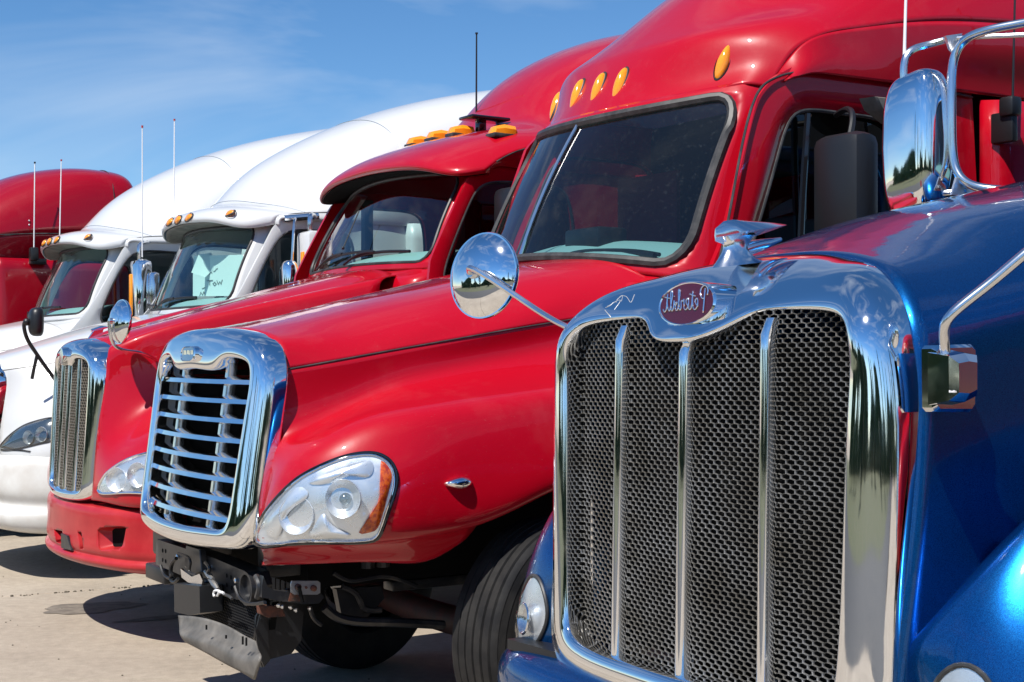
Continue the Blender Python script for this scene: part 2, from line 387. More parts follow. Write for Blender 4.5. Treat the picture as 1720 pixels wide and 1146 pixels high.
class Truck:
    """a parked truck: (u, v, w) run to its rear, to the side facing the photographer, and up, from the middle of its nose"""
    def __init__(s, name, u0, v0, label):
        s.u0, s.v0 = u0, v0
        s.root = bpy.data.objects.new(name, None); s.root.empty_display_size = 0.5
        s.root.location = (u0*cY+v0*sY, u0*sY-v0*cY, LIFT); s.root.rotation_euler = (0, 0, YAW)
        tag(s.root, label, 'truck', 'tractor trucks parked side by side'); COL.objects.link(s.root)
        s.bvh = None
    def ray(s, x, y):
        dx, dy, dz = (x-CXP)/FOC, 1.0, -(y-CYP)/FOC
        return np.array([-s.u0, -s.v0, EYE-LIFT]), np.array([dx*cY+dy*sY, dx*sY-dy*cY, dz])
    def at(s, x, y, U=None, V=None, W=None):
        """the point surveyed at (x, y) that lies on the plane u=U, v=V or w=W of this truck"""
        o, d = s.ray(x, y)
        k = (U-o[0])/d[0] if U is not None else (V-o[1])/d[1] if V is not None else (W-o[2])/d[2]
        return o+d*k
    def pts(s, L, **k): return [s.at(x, y, **k) for x, y in L]
    def row(s, L): return [s.at(x, y, V=v) for x, y, v in L]
    def skin(s, *Ds):
        V, F = [], []
        for D in Ds:
            r, c = D.shape[:2]; F += grid_faces(r, c, False, len(V)); V += [tuple(p) for p in D.reshape(-1, 3)]
        s.bvh = BVHTree.FromPolygons(V, F)
    def hit(s, x, y):
        o, d = s.ray(x, y); d = Vector(d).normalized()
        loc, nor, _, _ = s.bvh.ray_cast(Vector(o), d)
        if loc is None:
            loc, nor, _, _ = s.bvh.find_nearest(Vector(s.at(x, y, V=1.0)))
        if nor.dot(d) > 0: nor = -nor
        return np.array(loc), np.array(nor)
    def fan(s, name, out, h, m, parent, rings=8, n=72, smooth_out=True, rim=0.0):
        """lens-like cap on the body inside a surveyed outline; h(k, i) lifts it off the body, k from 0 (middle) to 1 (edge)"""
        P = np.array(out, float)
        if smooth_out: P = curve(P, 10, True)
        P = resample(P, n); c = P.mean(0); V = []
        base = []
        for j in range(rings+1):
            k = j/rings; k = 1-(1-k)**1.4
            for i in range(n):
                q = c+(P[i]-c)*max(k, 1e-3); a, nr = s.hit(*q)
                V.append(a+nr*h(k, i/n))
        F = grid_faces(rings+1, n, True)
        if rim:
            for i in range(n):
                a, nr = s.hit(*P[i]); V.append(a-nr*rim)
            F = grid_faces(rings+2, n, True)
        return raw(name, V, F, m, parent)

def outline_ring(half):
    """right half (v, w) from top centre to bottom centre -> closed outline"""
    h = [np.array(p, float) for p in half]
    return np.array(h+[np.array((-p[0], p[1])) for p in h[-2:0:-1]])

def crown(t, inner, outer, Uf, m, prof, name='grille_surround', nc=5, depth=lambda w: 1.0):
    I, O = outline_ring(inner), outline_ring(outer)
    rows = []
    for f, du in prof:
        Q = I+(O-I)*f
        rows.append([(Uf(q[0], q[1])+(-.004+(du+.004)*depth(q[1]) if f > .8 else du), q[0], q[1]) for q in Q])
    o, D = surf(name, rows, m, t.root, 4, nc, closed_c=True, thick=0.004)
    return o, curve(I, 6, True)

def inside(P, q):
    x, y = q; r = False; n = len(P)
    for i in range(n):
        x1, y1 = P[i]; x2, y2 = P[(i+1) % n]
        if (y1 > y) != (y2 > y) and x < (x2-x1)*(y-y1)/(y2-y1)+x1: r = not r
    return r
def hex_mesh(t, outline, Uf, px, pw, hole, depth, m, name='grille_mesh', skip=None):
    """a sheet of punched hexagons filling the outline"""
    V, F = [], []
    lo, hi = outline.min(0), outline.max(0)
    big = outline.mean(0)+(outline-outline.mean(0))*1.015
    nr = int((hi[1]-lo[1])/pw)+3; nc = int((hi[0]-lo[0])/px)+3
    ang = [math.pi/2+k*math.pi/3 for k in range(6)]
    for i in range(nr):
        for j in range(nc):
            cx = lo[0]-px+(j+0.5*(i % 2))*px; cw = lo[1]-pw+i*pw
            if not inside(big, (cx, cw)): continue
            k = len(V)
            for sc, du in ((1.0, 0), (hole*1.06, -0.0015), (hole, 0.001), (hole, depth)):
                for a in ang:
                    x, w = cx+sc*math.cos(a)*px/math.sqrt(3), cw+sc*math.sin(a)*pw*2/3
                    V.append((Uf(x, w)+du, x, w))
            for r in range(3):
                for q in range(6): F.append((k+r*6+q, k+r*6+(q+1) % 6, k+(r+1)*6+(q+1) % 6, k+(r+1)*6+q))
    return raw(name, V, F, m, t.root, False)

def gasket(name, pts, r, m, parent): return MB().tube(pts, r, 8, 1, True, True).build(name, m, parent)

class Screen:
    """curved windscreen: s across (-1..1), t from bottom to top"""
    def __init__(q, bc, bs, tc_, ts, bulge=0.02): q.bc, q.bs, q.tc, q.ts, q.bulge = bc, bs, tc_, ts, bulge
    def p(q, s, t, out=0.0):
        b = np.array((q.bc[0]+(q.bs[0]-q.bc[0])*s*s, q.bs[1]*s, q.bc[1]+(q.bs[2]-q.bc[1])*s*s))
        a = np.array((q.tc[0]+(q.ts[0]-q.tc[0])*s*s, q.ts[1]*s, q.tc[1]+(q.ts[2]-q.tc[1])*s*s))
        r = b+(a-b)*t
        e = max(0.0, abs(s)-1)
        if e: r = q.p(math.copysign(1.0, s), t, 0)+np.array((q.bulge*4*t*(1-t)+1.5*e, math.copysign(.5*e, s), 0))
        r[0] -= q.bulge*4*t*(1-t)+out*0.85; r[2] += out*0.5; r[1] += out*0.3*s
        return r
    def outline(q, r=0.13, n=9, s1=1.0, t0=0.0, t1=1.0):
        L = []
        for cs, ct, a0 in ((s1-r, t1-r*1.6, 0), (-s1+r, t1-r*1.6, 90), (-s1+r, t0+r*1.6, 180), (s1-r, t0+r*1.6, 270)):
            for k in range(n):
                a = R(a0+90*k/(n-1)); L.append((cs+r*math.cos(a), ct+r*1.6*math.sin(a)))
        return resample(L, 120)
def screen_parts(t, q, m_body, m_glass, frame=(1.12, -0.10, 1.12), gr=0.014, body_name='windscreen_frame'):
    o = q.outline()
    gl = raw('windscreen', [q.p(0, .5)]+[q.p(s*k, .5+(w-.5)*k) for k in (0.15, .35, .55, .75, .9, 1) for s, w in o],
             [(0, 1+i, 1+(i+1) % 120) for i in range(120)]+grid_faces(6, 120, True, 1), m_glass, t.root)
    gk = gasket('window_gasket', [q.p(s, w, .006) for s, w in o], gr, 'gasket', gl)
    ex = []
    for s, w in o:
        k = 1/max(abs(s), abs(2*w-1)); S_, W_ = s*k, ((2*w-1)*k+1)/2
        ex.append((S_*frame[0], frame[1]+W_*(frame[2]-frame[1])))
    ex = np.array(ex)
    rows = [[q.p(*(o[i]+(ex[i]-o[i])*f), .002) for i in range(120)] for f in (0, .33, .66, 1)]
    fr = raw(body_name, np.array(rows).reshape(-1, 3), grid_faces(4, 120, True), m_body, t.root, True, None, 0.02)
    return gl
def wiper(t, q, s0, s1, tt, parent):
    a, b_ = q.p(s0, -.02, .05), q.p((s0+s1)/2, tt, .045)
    MB().tube([a, (a+b_)/2+np.array((0, 0, .03)), b_], .009, 8).tube([q.p(s0+.02, tt*.55, .03), q.p((s0+s1)/2, tt, .035), q.p(s1, tt*1.0, .03)], .011, 8).build('wiper', 'black', t.root)
def interior(t, q, dash, seat, seats=True, back=True, W0=1.2, back_u=1.75, lining='trim'):
    bc = q.bc; bs = q.bs
    G = [[(q.p(s, 0.0)[0]+d, q.p(s, 0)[1]*.97, q.p(s, 0)[2]+h) for s in (-1, -.66, -.33, 0, .33, .66, 1)] for d, h in ((.04, -.05), (.2, .05), (.40, .105), (.52, .07), (.56, -.3), (.5, -.7))]
    surf('dashboard', G, dash, t.root, 3, 3)
    cu = bc[0]+.62
    for v in (-.45, .45):
        wc = np.array((cu, v, bc[1]-.04))
        if v*getattr(t, 'steer', -1) > 0:
            th = [wc+np.array((.09*math.sin(a)+0.0, .22*math.cos(a), .20*math.sin(a))) for a in np.linspace(0, 2*math.pi, 25)[:-1]]
            w = MB().tube(th, .014, 8, 1, True, True)
            for a in (R(-90), R(30), R(150)): w.tube([wc, wc+np.array((.09*math.sin(a), .22*math.cos(a), .20*math.sin(a)))], .013, 6)
            w.build('steering_wheel', 'black', t.root)
        if seats:
            su = cu+.55
            sb = MB().box((su, v-.25, W0), (su+.5, v+.25, W0+.18), .05).box((su+.45, v-.25, W0+.1), (su+.6, v+.25, W0+.95), .06).box((su+.47, v-.15, W0+.93), (su+.58, v+.15, W0+1.15), .05)
            sb.build('seat', seat, t.root)
    if back:
        u = bc[0]+back_u
        MB().box((u, -1.1, .9), (u+.03, -.5, bc[1]+1.0)).box((u, .5, .9), (u+.03, 1.1, bc[1]+1.0)).box((u, -.5, bc[1]+.55), (u+.03, .5, bc[1]+1.0)).box((u+1.4, -1.05, .9), (u+1.43, 1.05, bc[1]+1.3)).build('cab_back_wall', lining, t.root)
    MB().box((bc[0], -1.1, .95), (bc[0]+3, 1.1, 1.0)).build('cab_floor', 'trim', t.root)

def side_panel(t, outer, win, V, m, m_glass='glass_side', name='door', sgn=1, n=96, seam=None, lean=0.0, handle=None):
    """cab side with a window opening; outer and win are (u, w) outlines, V the side's distance from the centre line"""
    A = resample(curve(win, 8, True), n)
    c = A.mean(0)
    Bq = resample(outer, 400)
    ang = np.arctan2(*(Bq-c).T[::-1]); out = []
    for a in A:
        th = math.atan2(a[1]-c[1], a[0]-c[0]); d = np.abs(np.angle(np.exp(1j*(ang-th)))); out.append(Bq[d.argmin()])
    out = np.array(out)
    def P(q, off=0): return (q[0], sgn*(V-lean*max(0, q[1]-2.0)+off), q[1])
    rows = [[P(a, -.05) for a in A], [P(a, -.012) for a in A], [P(a+(o-a)*.06, 0) for a, o in zip(A, out)], [P(a+(o-a)*.5, .012) for a, o in zip(A, out)], [P(o, 0) for o in out], [P(o, -.03) for o in out]]
    d = raw(name, np.array(rows).reshape(-1, 3), grid_faces(6, n, True), m, t.root, True, 40)
    g_ = raw('side_window', [P(c, -.035)]+[P(a, -.035) for a in A], [(0, 1+i, 1+(i+1) % n) for i in range(n)], m_glass, d)
    gasket('window_gasket', [P(a, -.006) for a in A], .011, 'gasket', d)
    return d

def marker(t, p, d, nrm, L, w, h, parent, m='amber'):
    """teardrop marker lamp at p, long axis d, standing along nrm"""
    d = np.array(d, float); d /= np.linalg.norm(d); nrm = np.array(nrm, float); nrm -= d*np.dot(nrm, d); nrm /= np.linalg.norm(nrm); e = np.cross(d, nrm)
    V = []
    for i in range(9):
        for k in range(16):
            r = math.sin(math.pi*i/16); a = 2*math.pi*k/16
            x, y = r*math.cos(a), r*math.sin(a)
            tp = 1-.35*(x if x > 0 else 0)
            V.append(np.array(p)+d*x*L/2+e*y*w/2*tp+nrm*(h*math.cos(math.pi*i/16)*(1+.25*x)-.004))
    o = raw('marker_light', V, grid_faces(9, 16, True), m, parent)
    V2 = [np.array(p)+d*math.cos(2*math.pi*k/20)*(L/2+.008)*s+e*math.sin(2*math.pi*k/20)*(w/2+.006)*s+nrm*z for s, z in ((1, -.006), (1, .004), (.9, .008)) for k in range(20)]
    raw('lamp_base', V2, grid_faces(3, 20, True), 'gasket', o)
    return o
def aerial(t, base, top, r, parent, m='white_rod', tip='red_tip', boot=True):
    base, top = np.array(base), np.array(top)
    o = MB().tube([base, base+(top-base)*.985], [r, r*.8], 8).build('aerial', m, parent)
    MB().tube([base+(top-base)*.982, top], [r*1.5, r*1.5], 8).build('aerial_tip', tip, o)
    return o
def wheel(t, c, steer, rad=.52, wid=.28, side=1):
    """steer wheel: tyre with ribs, rim, hub and nuts"""
    ax = Vector((math.sin(steer), math.cos(steer)*side, 0))
    h = wid/2; prof = [(rad*.56, -h*.8), (rad*.60, -h*.98), (rad*.78, -h*1.02), (rad*.93, -h*.92), (rad*.975, -h*.80)]
    ribs = 5
    for k in range(ribs):
        a = -h*.78+k*(h*1.56/ribs); b_ = a+h*1.56/ribs
        prof += [(rad*.962, a), (rad*(.985+.015*math.sin(math.pi*(k+.5)/ribs)), a+.006), (rad*(.985+.015*math.sin(math.pi*(k+.5)/ribs)), b_-.006), (rad*.962, b_)]
    prof += [(rad*.975, h*.80), (rad*.945, h*.90), (rad*.93, h*.93), (rad*.925, h*.92), (rad*.86, h*.99), (rad*.855, h*.975), (rad*.80, h*1.01), (rad*.78, h*1.0), (rad*.70, h*1.02), (rad*.60, h*.98), (rad*.56, h*.8)]
    w = MB().lathe(prof, c, ax, 72).build('wheel', 'rubber', t.root, True, 28)
    MB().lathe([(rad*.57, h*.85), (rad*.555, h*.9), (rad*.53, h*.72), (rad*.5, h*.45), (rad*.36, h*.38), (rad*.3, h*.6), (rad*.22, h*.7), (rad*.2, h*1.0), (.001, h*1.02)], c, ax, 40).build('rim', 'steel', w)
    return w

# ------------------------------------------------------------------ ground
def flat(name, x0, y0, x1, y1, z, m, parent=None):
    return raw(name, [(x0, y0, z), (x1, y0, z), (x1, y1, z), (x0, y1, z)], [(0, 1, 2, 3)], m, parent, False, None, 0, True)
gnd = tag(flat('ground', -900, -900, 900, 900, -0.10, 'ground'), kind='structure')
vq = [uvw_dir(-11.0, v, 0) for v in (-60, 60)]+[uvw_dir(-120, v, 0) for v in (60, -60)]
tag(raw('added_grass_verge', [(p.x, p.y, .008) for p in vq], [(0, 1, 2, 3)], 'verge', None, False, None, 0, True), kind='structure')  # unseen grass, added to darken what the chrome mirrors
rq = [uvw_dir(-3.6, v, 0) for v in (-60, 60)]+[uvw_dir(-11.2, v, 0) for v in (60, -60)]
tag(raw('road', [(p.x, p.y, .004) for p in rq], [(0, 1, 2, 3)], 'asphalt', None, False, None, 0, True), kind='structure')  # unseen asphalt strip, added so the low chrome reflections turn dark
lot = bpy.data.objects.new('pavement', None); lot['kind'] = 'structure'; COL.objects.link(lot)
# concrete bays: the joint seen at the lower left runs from P to Q
Jp, Jq = np.array((-3.842, 10.719)), np.array((-2.899, 11.222))
je = (Jq-Jp)/np.linalg.norm(Jq-Jp); jn = np.array((-je[1], je[0]))
for i in range(-2, 4):
    for j in range(-3, 3):
        c = Jp+je*(i*6.0+2.4)+jn*(j*6.0+3.0); h = 2.988
        sm = MB()
        e = [c+je*a+jn*b_ for a, b_ in ((-h, -h), (h, -h), (h, h), (-h, h))]
        k = [c+je*a+jn*b_ for a, b_ in ((-h+.016, -h+.016), (h-.016, -h+.016), (h-.016, h-.016), (-h+.016, h-.016))]
        V = [(*q, -.09) for q in e]+[(*q, -.012) for q in e]+[(*q, 0) for q in k]
        raw('concrete_slab', V, grid_faces(3, 4, True)+[(8, 9, 10, 11)], 'ground', lot, False, None, 0, True)
gj = MB()
for k in range(420):
    q = Jp+je*random.uniform(-5, 9)+jn*random.gauss(0, .016); r = random.uniform(.004, .015)
    gj.ball((*q, .001), (r, r, r*.6), 5, 4)
tag(gj.build('joint_grit', 'grit', lot, True, None, True), kind='stuff')
def blot(name, c, a, b_, m, z, seed, parent):
    rr = random.Random(seed); ph = [rr.uniform(0, 6.28) for _ in range(6)]
    V = [(*c, z)]
    for k in range(60):
        t_ = 2*math.pi*k/60; r = 1+.10*math.sin(3*t_+ph[0])+.07*math.sin(5*t_+ph[1])+.05*math.sin(9*t_+ph[2])
        q = np.array(c)+je*a*r*math.cos(t_)+jn*b_*r*math.sin(t_); V.append((*q, z))
    return raw(name, V, [(0, 1+k, 1+(k+1) % 60) for k in range(60)], m, parent, False, None, 0, True)
blot('oil_stain', (-3.02, 10.25), .34, .22, 'stain', .004, 3, lot)
blot('oil_stain', (-2.40, 9.85), .30, .07, 'stain', .004, 5, lot)
def strip(name, pts_, w0, m, z, parent, jag=0.0, seed=1):
    rr_ = random.Random(seed); P_ = curve(np.array(pts_, float), 14)
    V = []
    for i, p in enumerate(P_):
        d = P_[min(i+1, len(P_)-1)]-P_[max(i-1, 0)]; nn = np.array((-d[1], d[0]))/np.linalg.norm(d); j = rr_.uniform(-jag, jag)
        V += [(*(p+nn*(w0*rr_.uniform(.4, 1)+j)), z), (*(p+nn*(-w0*rr_.uniform(.4, 1)+j)), z)]
    return raw(name, V, [(2*i, 2*i+1, 2*i+3, 2*i+2) for i in range(len(P_)-1)], m, parent, False, None, 0, True)
pb = MB()
rg = random.Random(4)
for k in range(160):
    x, y = rg.uniform(-5.5, 1.5), rg.uniform(5.5, 13); r = rg.uniform(.002, .007)
    pb.ball((x, y, r*.3), (r, r*rg.uniform(.7, 1), r*.7), 5, 3)
tag(pb.build('gravel', 'grit', None, True, None, True), kind='stuff')

# ------------------------------------------------------------------ the red truck without a bumper
C = Truck('semi_truck', 2.30, -6.5, 'bright red tractor truck with chrome bar grille, its front bumper missing and frame exposed')
UfC = lambda v, w: -0.015+0.136*(w-.84)+0.05*(v/.58)**2
innC = [(0, 1.545), (.25, 1.545), (.34, 1.592), (.5, 1.590), (.578, 1.56), (.60, 1.49), (.592, 1.35), (.572, 1.0), (.562, .90), (.53, .85), (.42, .836), (.2, .828), (0, .826)]
outC = [(0, 1.735), (.27, 1.73), (.45, 1.71), (.58, 1.675), (.66, 1.615), (.698, 1.53), (.708, 1.4), (.703, 1.0), (.70, .88), (.665, .79), (.54, .752), (.27, .738), (0, .733)]
profC = [(0, .10), (.0, .03), (.015, .006), (.06, -.008), (.22, -.016), (.5, -.012), (.76, -.002), (.91, .016), (.98, .042), (1.0, .070), (.995, .105)]
crC, inC = crown(C, innC, outC, UfC, 'chrome', profC)
# bars of the grille
for k in range(8):
    w = 1.488-k*.087
    hw = .592-.03*(1.5-w)/.7
    vs = np.linspace(-hw, hw, 17)
    V = []
    for v in vs:
        u = UfC(v, w)+.02
        V += [(u-.004, v, w-.010), (u+.003, v, w+.010), (u+.04, v, w+.025), (u+.11, v, w+.031), (u+.11, v, w-.006), (u+.03, v, w-.021)]
    raw('grille_bar', V, grid_faces(17, 6, True)+[tuple(range(6)), tuple(16*6+i for i in range(6))], 'chrome', C.root, True, 35)
for v in (-.285, .285):
    V = []
    for w in np.linspace(.83, 1.57, 16):
        u = UfC(v, w)+.045
        for dv, du in ((-.016, .008), (-.012, 0), (.012, 0), (.016, .008), (.016, .045), (-.016, .045)): V.append((u+du, v+dv, w))
    raw('grille_post', V, grid_faces(16, 6, True), 'chrome_dull', C.root, True, 35)
for v in (-.565, .565):
    V = []
    for w in np.linspace(.84, 1.56, 12):
        for dv, du in ((-.03, .08), (.03, .08), (.03, .2), (-.03, .2)): V.append((UfC(v, w)+du, v+dv, w))
    raw('grille_duct', V, grid_faces(12, 4, True), 'black', C.root, True, 30)
MB().box((.26, -.58, .72), (.32, .58, 1.54)).build('radiator', 'dark', C.root)
# emblem on the crown
def on_crown(v, w, d=0.0): return np.array((UfC(v, w)-.020-d, v, w))
E1 = [(.088*math.copysign(abs(math.cos(a))**.55, math.cos(a)), 1.615+.034*math.copysign(abs(math.sin(a))**.7, math.sin(a))) for a in np.linspace(0, 2*math.pi, 41)[:-1]]
eb = raw('grille_emblem', [on_crown(v*s, 1.615+(w-1.615)*s, d) for s, d in ((1.12, -.02), (1.1, .016), (1.0, .020), (.96, .014), (.0, .016)) for v, w in E1], grid_faces(5, 40, True), 'chrome', C.root, True, 35)
raw('emblem_badge', [on_crown(v*s, 1.615+(w-1.615)*s, .0165) for s in (.95, .01) for v, w in E1], grid_faces(2, 40, True), 'emblem_blue', eb, False)
lt = MB()
for k in range(9):      # the raised letters, too small to read
    v = -.062+k*.0155
    lt.box(on_crown(v-.005, 1.600, .014), on_crown(v+.005, 1.632, .019)) if k % 3 else lt.box(on_crown(v-.0055, 1.602, .014), on_crown(v-.001, 1.630, .019)).box(on_crown(v+.001, 1.614, .014), on_crown(v+.006, 1.618, .019))
lt.build('emblem_lettering', 'chrome', eb, False, None)
# hood: columns from the centre line over the shoulder and down the fender
top = [[(.088+UfC(0, 1.728), 0, 1.730), (.088+UfC(.27, 1.72), .27, 1.726), (.088+UfC(.45, 1.71), .45, 1.706), (.088+UfC(.58, 1.66), .585, 1.668)],
       [(.55, 0, 1.80), (.56, .28, 1.79), (.58, .47, 1.755), (.61, .62, 1.69)],
       [(.90, 0, 1.885), (.91, .30, 1.875), (.93, .52, 1.83), (.95, .67, 1.755)],
       [(1.25, 0, 1.965), (1.26, .33, 1.955), (1.28, .56, 1.905), (1.29, .70, 1.82)],
       [(1.60, 0, 2.045), (1.61, .36, 2.035), (1.62, .60, 1.985), (1.62, .75, 1.89)],
       [(1.92, 0, 2.11), (1.93, .40, 2.10), (1.95, .66, 2.05), (1.97, .81, 1.95)],
       [(2.10, 0, 2.15), (2.12, .45, 2.135), (2.17, .74, 2.09), (2.22, .90, 1.99)]]
side = [[(475, 622, .66), (467, 690, .665), (457, 750, .67), (447, 810, .67), (437, 865, .67), (428, 914, .64)],
        [(590, 601, .70), (545, 690, .70), (508, 738, .80), (483, 790, .87), (464, 855, .85), (455, 914, .80)],
        [(690, 583, .735), (640, 660, .745), (600, 700, .92), (570, 765, 1.05), (550, 845, 1.06), (540, 911, 1.01)],
        [(770, 569, .77), (730, 635, .78), (697, 678, .99), (676, 745, 1.15), (660, 825, 1.19), (645, 906, 1.15)],
        [(860, 553, .80), (835, 612, .81), (805, 660, 1.01), (790, 730, 1.18), (790, 810, 1.22), (800, 880, 1.21)],
        [(965, 536, .84), (950, 590, .85), (935, 640, 1.03), (930, 700, 1.19), (930, 770, 1.235), (935, 820, 1.23)],
        [(1075, 516, .92), (1070, 570, .925), (1060, 620, 1.05), (1060, 680, 1.19), (1065, 740, 1.23), (1075, 775, 1.22)]]
side = [r[:3]+[tuple(a*(1-k)+b_*k for a, b_, k in zip(r[2], r[3], (.32, .32, .66)))]+r[3:] for r in side]
Gs = [C.row(r) for r in side]
for r, q in zip(Gs, side): r.append(r[-1]+np.array((.02, -.10, .01)))
hd1, D1 = surf('hood', [t_+[r[0]] for t_, r in zip(top, Gs)], 'red', C.root, 8, 8, mirror=True, thick=.008)
hd2, D2 = surf('fender', Gs, 'red', C.root, 10, 8, thick=.008)
Gm = [[p*np.array((1, -1, 1)) for p in r] for r in Gs]
surf('fender', Gm, 'red', C.root, 10, 8, thick=.008)
for sgn in (1, -1):     # the dark joint along the shoulder
    MB().tube([np.array((p[0], sgn*(p[1]+.002), p[2])) for p in curve([r[0] for r in Gs], 10)], .0045, 6, 1, False, True).build('hood_seam', 'gasket', hd1)
C.skin(D2)
for x, y in ((985, 470),):
    a, nr = C.hit(1040, 560)
    MB().box(a+np.array((-.07, -.01, -.03)), a+np.array((.07, .022, .03)), .012).build('hood_latch', 'gloss_black', hd1)
# the lower apron under the headlight
ap = [C.row([(437, 918, .66), (444, 935, .66), (441, 948, .66)]), C.row([(560, 913, 1.01), (560, 930, .96), (555, 944, .93)]), C.row([(650, 908, 1.14), (655, 925, 1.09), (640, 942, 1.05)]), C.row([(720, 893, 1.19), (722, 915, 1.12), (715, 940, 1.07)]), C.row([(800, 882, 1.205), (792, 893, 1.16), (778, 908, 1.12)])]
for r in ap: r.append(r[-1]+np.array((.03, -.08, .0)))
for sgn in (1, -1): surf('fender_apron', [[p*np.array((1, sgn, 1)) for p in r] for r in ap], 'red', C.root, 5, 4, thick=.008)
# headlight
HL = [(430, 906), (437, 882), (455, 853), (478, 826), (503, 804), (535, 786), (575, 770), (610, 763), (636, 765), (655, 777), (664, 795), (664, 818), (655, 848), (645, 878), (636, 899), (628, 905), (560, 909), (480, 912), (434, 913)]
hlC = np.array(HL, float); ctr = hlC.mean(0)
def shrink(P, k): P = np.array(P, float); c = P.mean(0); return c+(P-c)*k
hl = C.fan('headlight', HL, lambda k, i: .007, 'reflector', C.root)
Pq = resample(curve(shrink(HL, 1.012), 8, True), 100)
def bead(t, P, r, off, name, m, parent): return MB().tube([t.hit(*q)[0]+t.hit(*q)[1]*off for q in P], r, 8, 1, True, True).build(name, m, parent)
bead(C, Pq, .008, .008, 'headlight_bezel', 'gloss_black', hl)
bead(C, resample(curve(shrink(HL, .965), 8, True), 100), .0045, .012, 'headlight_trim', 'chrome', hl)
def bowl(t, x, y, r, m, parent, name, depth=.05, lift=.035, axis=None):
    a, nr = t.hit(x, y); ax = np.array(axis if axis is not None else nr); ax = ax/np.linalg.norm(ax)
    prof = [(r*1.03, lift), (r, lift+.004), (r*.97, lift), (r*.8, lift-depth*.45), (r*.5, lift-depth*.8), (r*.2, lift-depth)]
    o = MB().lathe(prof, a, ax, 36).build(name, m, parent)
    return a, ax
fwd = np.array((-.75, .62, .08))
for x, y, r in ((583, 838, .080), (500, 866, .080)):
    a, ax = bowl(C, x, y, r, 'reflector', hl, 'lamp_bowl', .045 if x > 540 else .022, .014 if x < 540 else .04, fwd)
    if x > 540: MB().ball(a+ax*.018, (.026, .026, .026)).build('bulb', 'lens_hazy', hl)
for P, nm, m in (([(640, 775), (655, 790), (656, 812), (646, 850), (632, 888), (620, 893), (603, 895), (621, 868), (636, 835), (641, 800)], 'turn_signal', 'amber_deep'),
                 ([(520, 812), (560, 790), (600, 778), (625, 778), (622, 800), (590, 800), (555, 812)], 'lamp_reflector', 'reflector'),
                 ([(450, 895), (462, 862), (482, 838), (506, 818), (520, 830), (500, 850), (480, 875), (470, 900)], 'lamp_reflector', 'reflector'),
                 ([(520, 900), (530, 880), (545, 862), (555, 875), (575, 890), (590, 898)], 'lamp_reflector', 'reflector')):
    C.fan(nm, P, lambda k, i: .012+.016*(1-k*k), m, hl, 5, 40)
C.fan('headlight_lens', shrink(HL, .985), lambda k, i: .014+.055*(1-k**2.6), 'lens', hl, 12, 90)
# side marker
a, nr = C.hit(770, 812)
mk = MB().add([a+np.array((.065*x*(1 if x > 0 else 1.1), .0, 0))*1+np.array((0, 0, .030*y*(1-.35*max(0, -x)))) + nr*(.045*z) for x, y, z in [(math.cos(2*math.pi*k/20)*math.sin(i*math.pi/14), math.sin(2*math.pi*k/20)*math.sin(i*math.pi/14), math.cos(i*math.pi/14)) for i in range(8) for k in range(20)]], grid_faces(8, 20, True)).build('side_marker', 'chrome', C.root)
# windscreen, pillars, door, roof
qC = Screen((1.93, 2.13), (2.26, 1.0, 2.045), (2.325, 2.90), (2.70, .935, 2.965), .03)
screen_parts(C, qC, 'red', 'glass_dark', (1.12, -.07, 1.07), .028)
MB().tube([qC.p(0, k, .012) for k in np.linspace(.01, .99, 9)], .010, 8, 1, False, True).build('windscreen_divider', 'steel', C.root)
surf('cowl', [[tuple(qC.p(s, -.06, -.0)+np.array((d, 0, h))) for s in (0, .35, .7, 1.0, 1.1)] for d, h in ((.05, .02), (-.03, -.03), (-.12, -.07), (-.16, -.2))], 'red', C.root, 4, 4, mirror=True)
MB().tube([C.at(905, 440, V=.14), C.at(960, 428, V=.2), C.at(1005, 421, V=.35)], .010, 8).tube([C.at(945, 432, V=.2), C.at(965, 425, V=.25), C.at(1010, 421, V=.4), C.at(1065, 422, V=.6), C.at(1108, 428, V=.78)], .011, 8).tube([C.at(960, 431, V=.2), C.at(1010, 426, V=.4), C.at(1065, 427, V=.6), C.at(1100, 430, V=.76)], .016, 8).build('wiper', 'black', C.root)
interior(C, qC, 'dash', 'seat', True, True, 1.25)
MB().box((2.20, .02, 2.18), (2.40, .34, 2.30), .02).build('dash_gauge_pod', 'black', C.root)
MB().box((3.3, -.95, 2.1), (3.33, -.35, 2.75)).build('sleeper_curtain', 'cloth', C.root)
dooro = [(2.32, 2.06), (2.38, 2.16), (2.66, 2.92), (2.77, 3.03), (2.95, 3.12), (4.28, 3.14), (4.30, 3.1), (4.30, .75), (2.15, .75), (2.15, 1.7)]
doorw = [(2.55, 2.03), (2.60, 2.20), (2.78, 2.62), (2.90, 2.84), (3.02, 2.885), (3.3, 2.89), (3.62, 2.86), (3.68, 2.75), (3.68, 2.1), (3.60, 1.98), (3.0, 1.96), (2.62, 1.97)]
for sgn in (1, -1):
    d = side_panel(C, dooro, doorw, 1.135, 'red', sgn=sgn, lean=.06)
    if sgn == 1:
        MB().tube([(2.93, 1.10, 2.02), (2.95, 1.10, 2.4), (2.99, 1.10, 2.86)], .018, 6).build('window_divider', 'gloss_black', d)
        MB().tube([(2.22, 1.150, 1.8), (2.37, 1.150, 2.16), (2.63, 1.102, 2.92), (2.76, 1.090, 3.02), (2.95, 1.088, 3.075), (4.28, 1.086, 3.075)], .007, 6, 8).build('door_seam', 'gasket', d)
        MB().box((3.0, .75, 1.9), (3.06, 1.0, 2.35), .02).build('grab_handle', 'black', d)
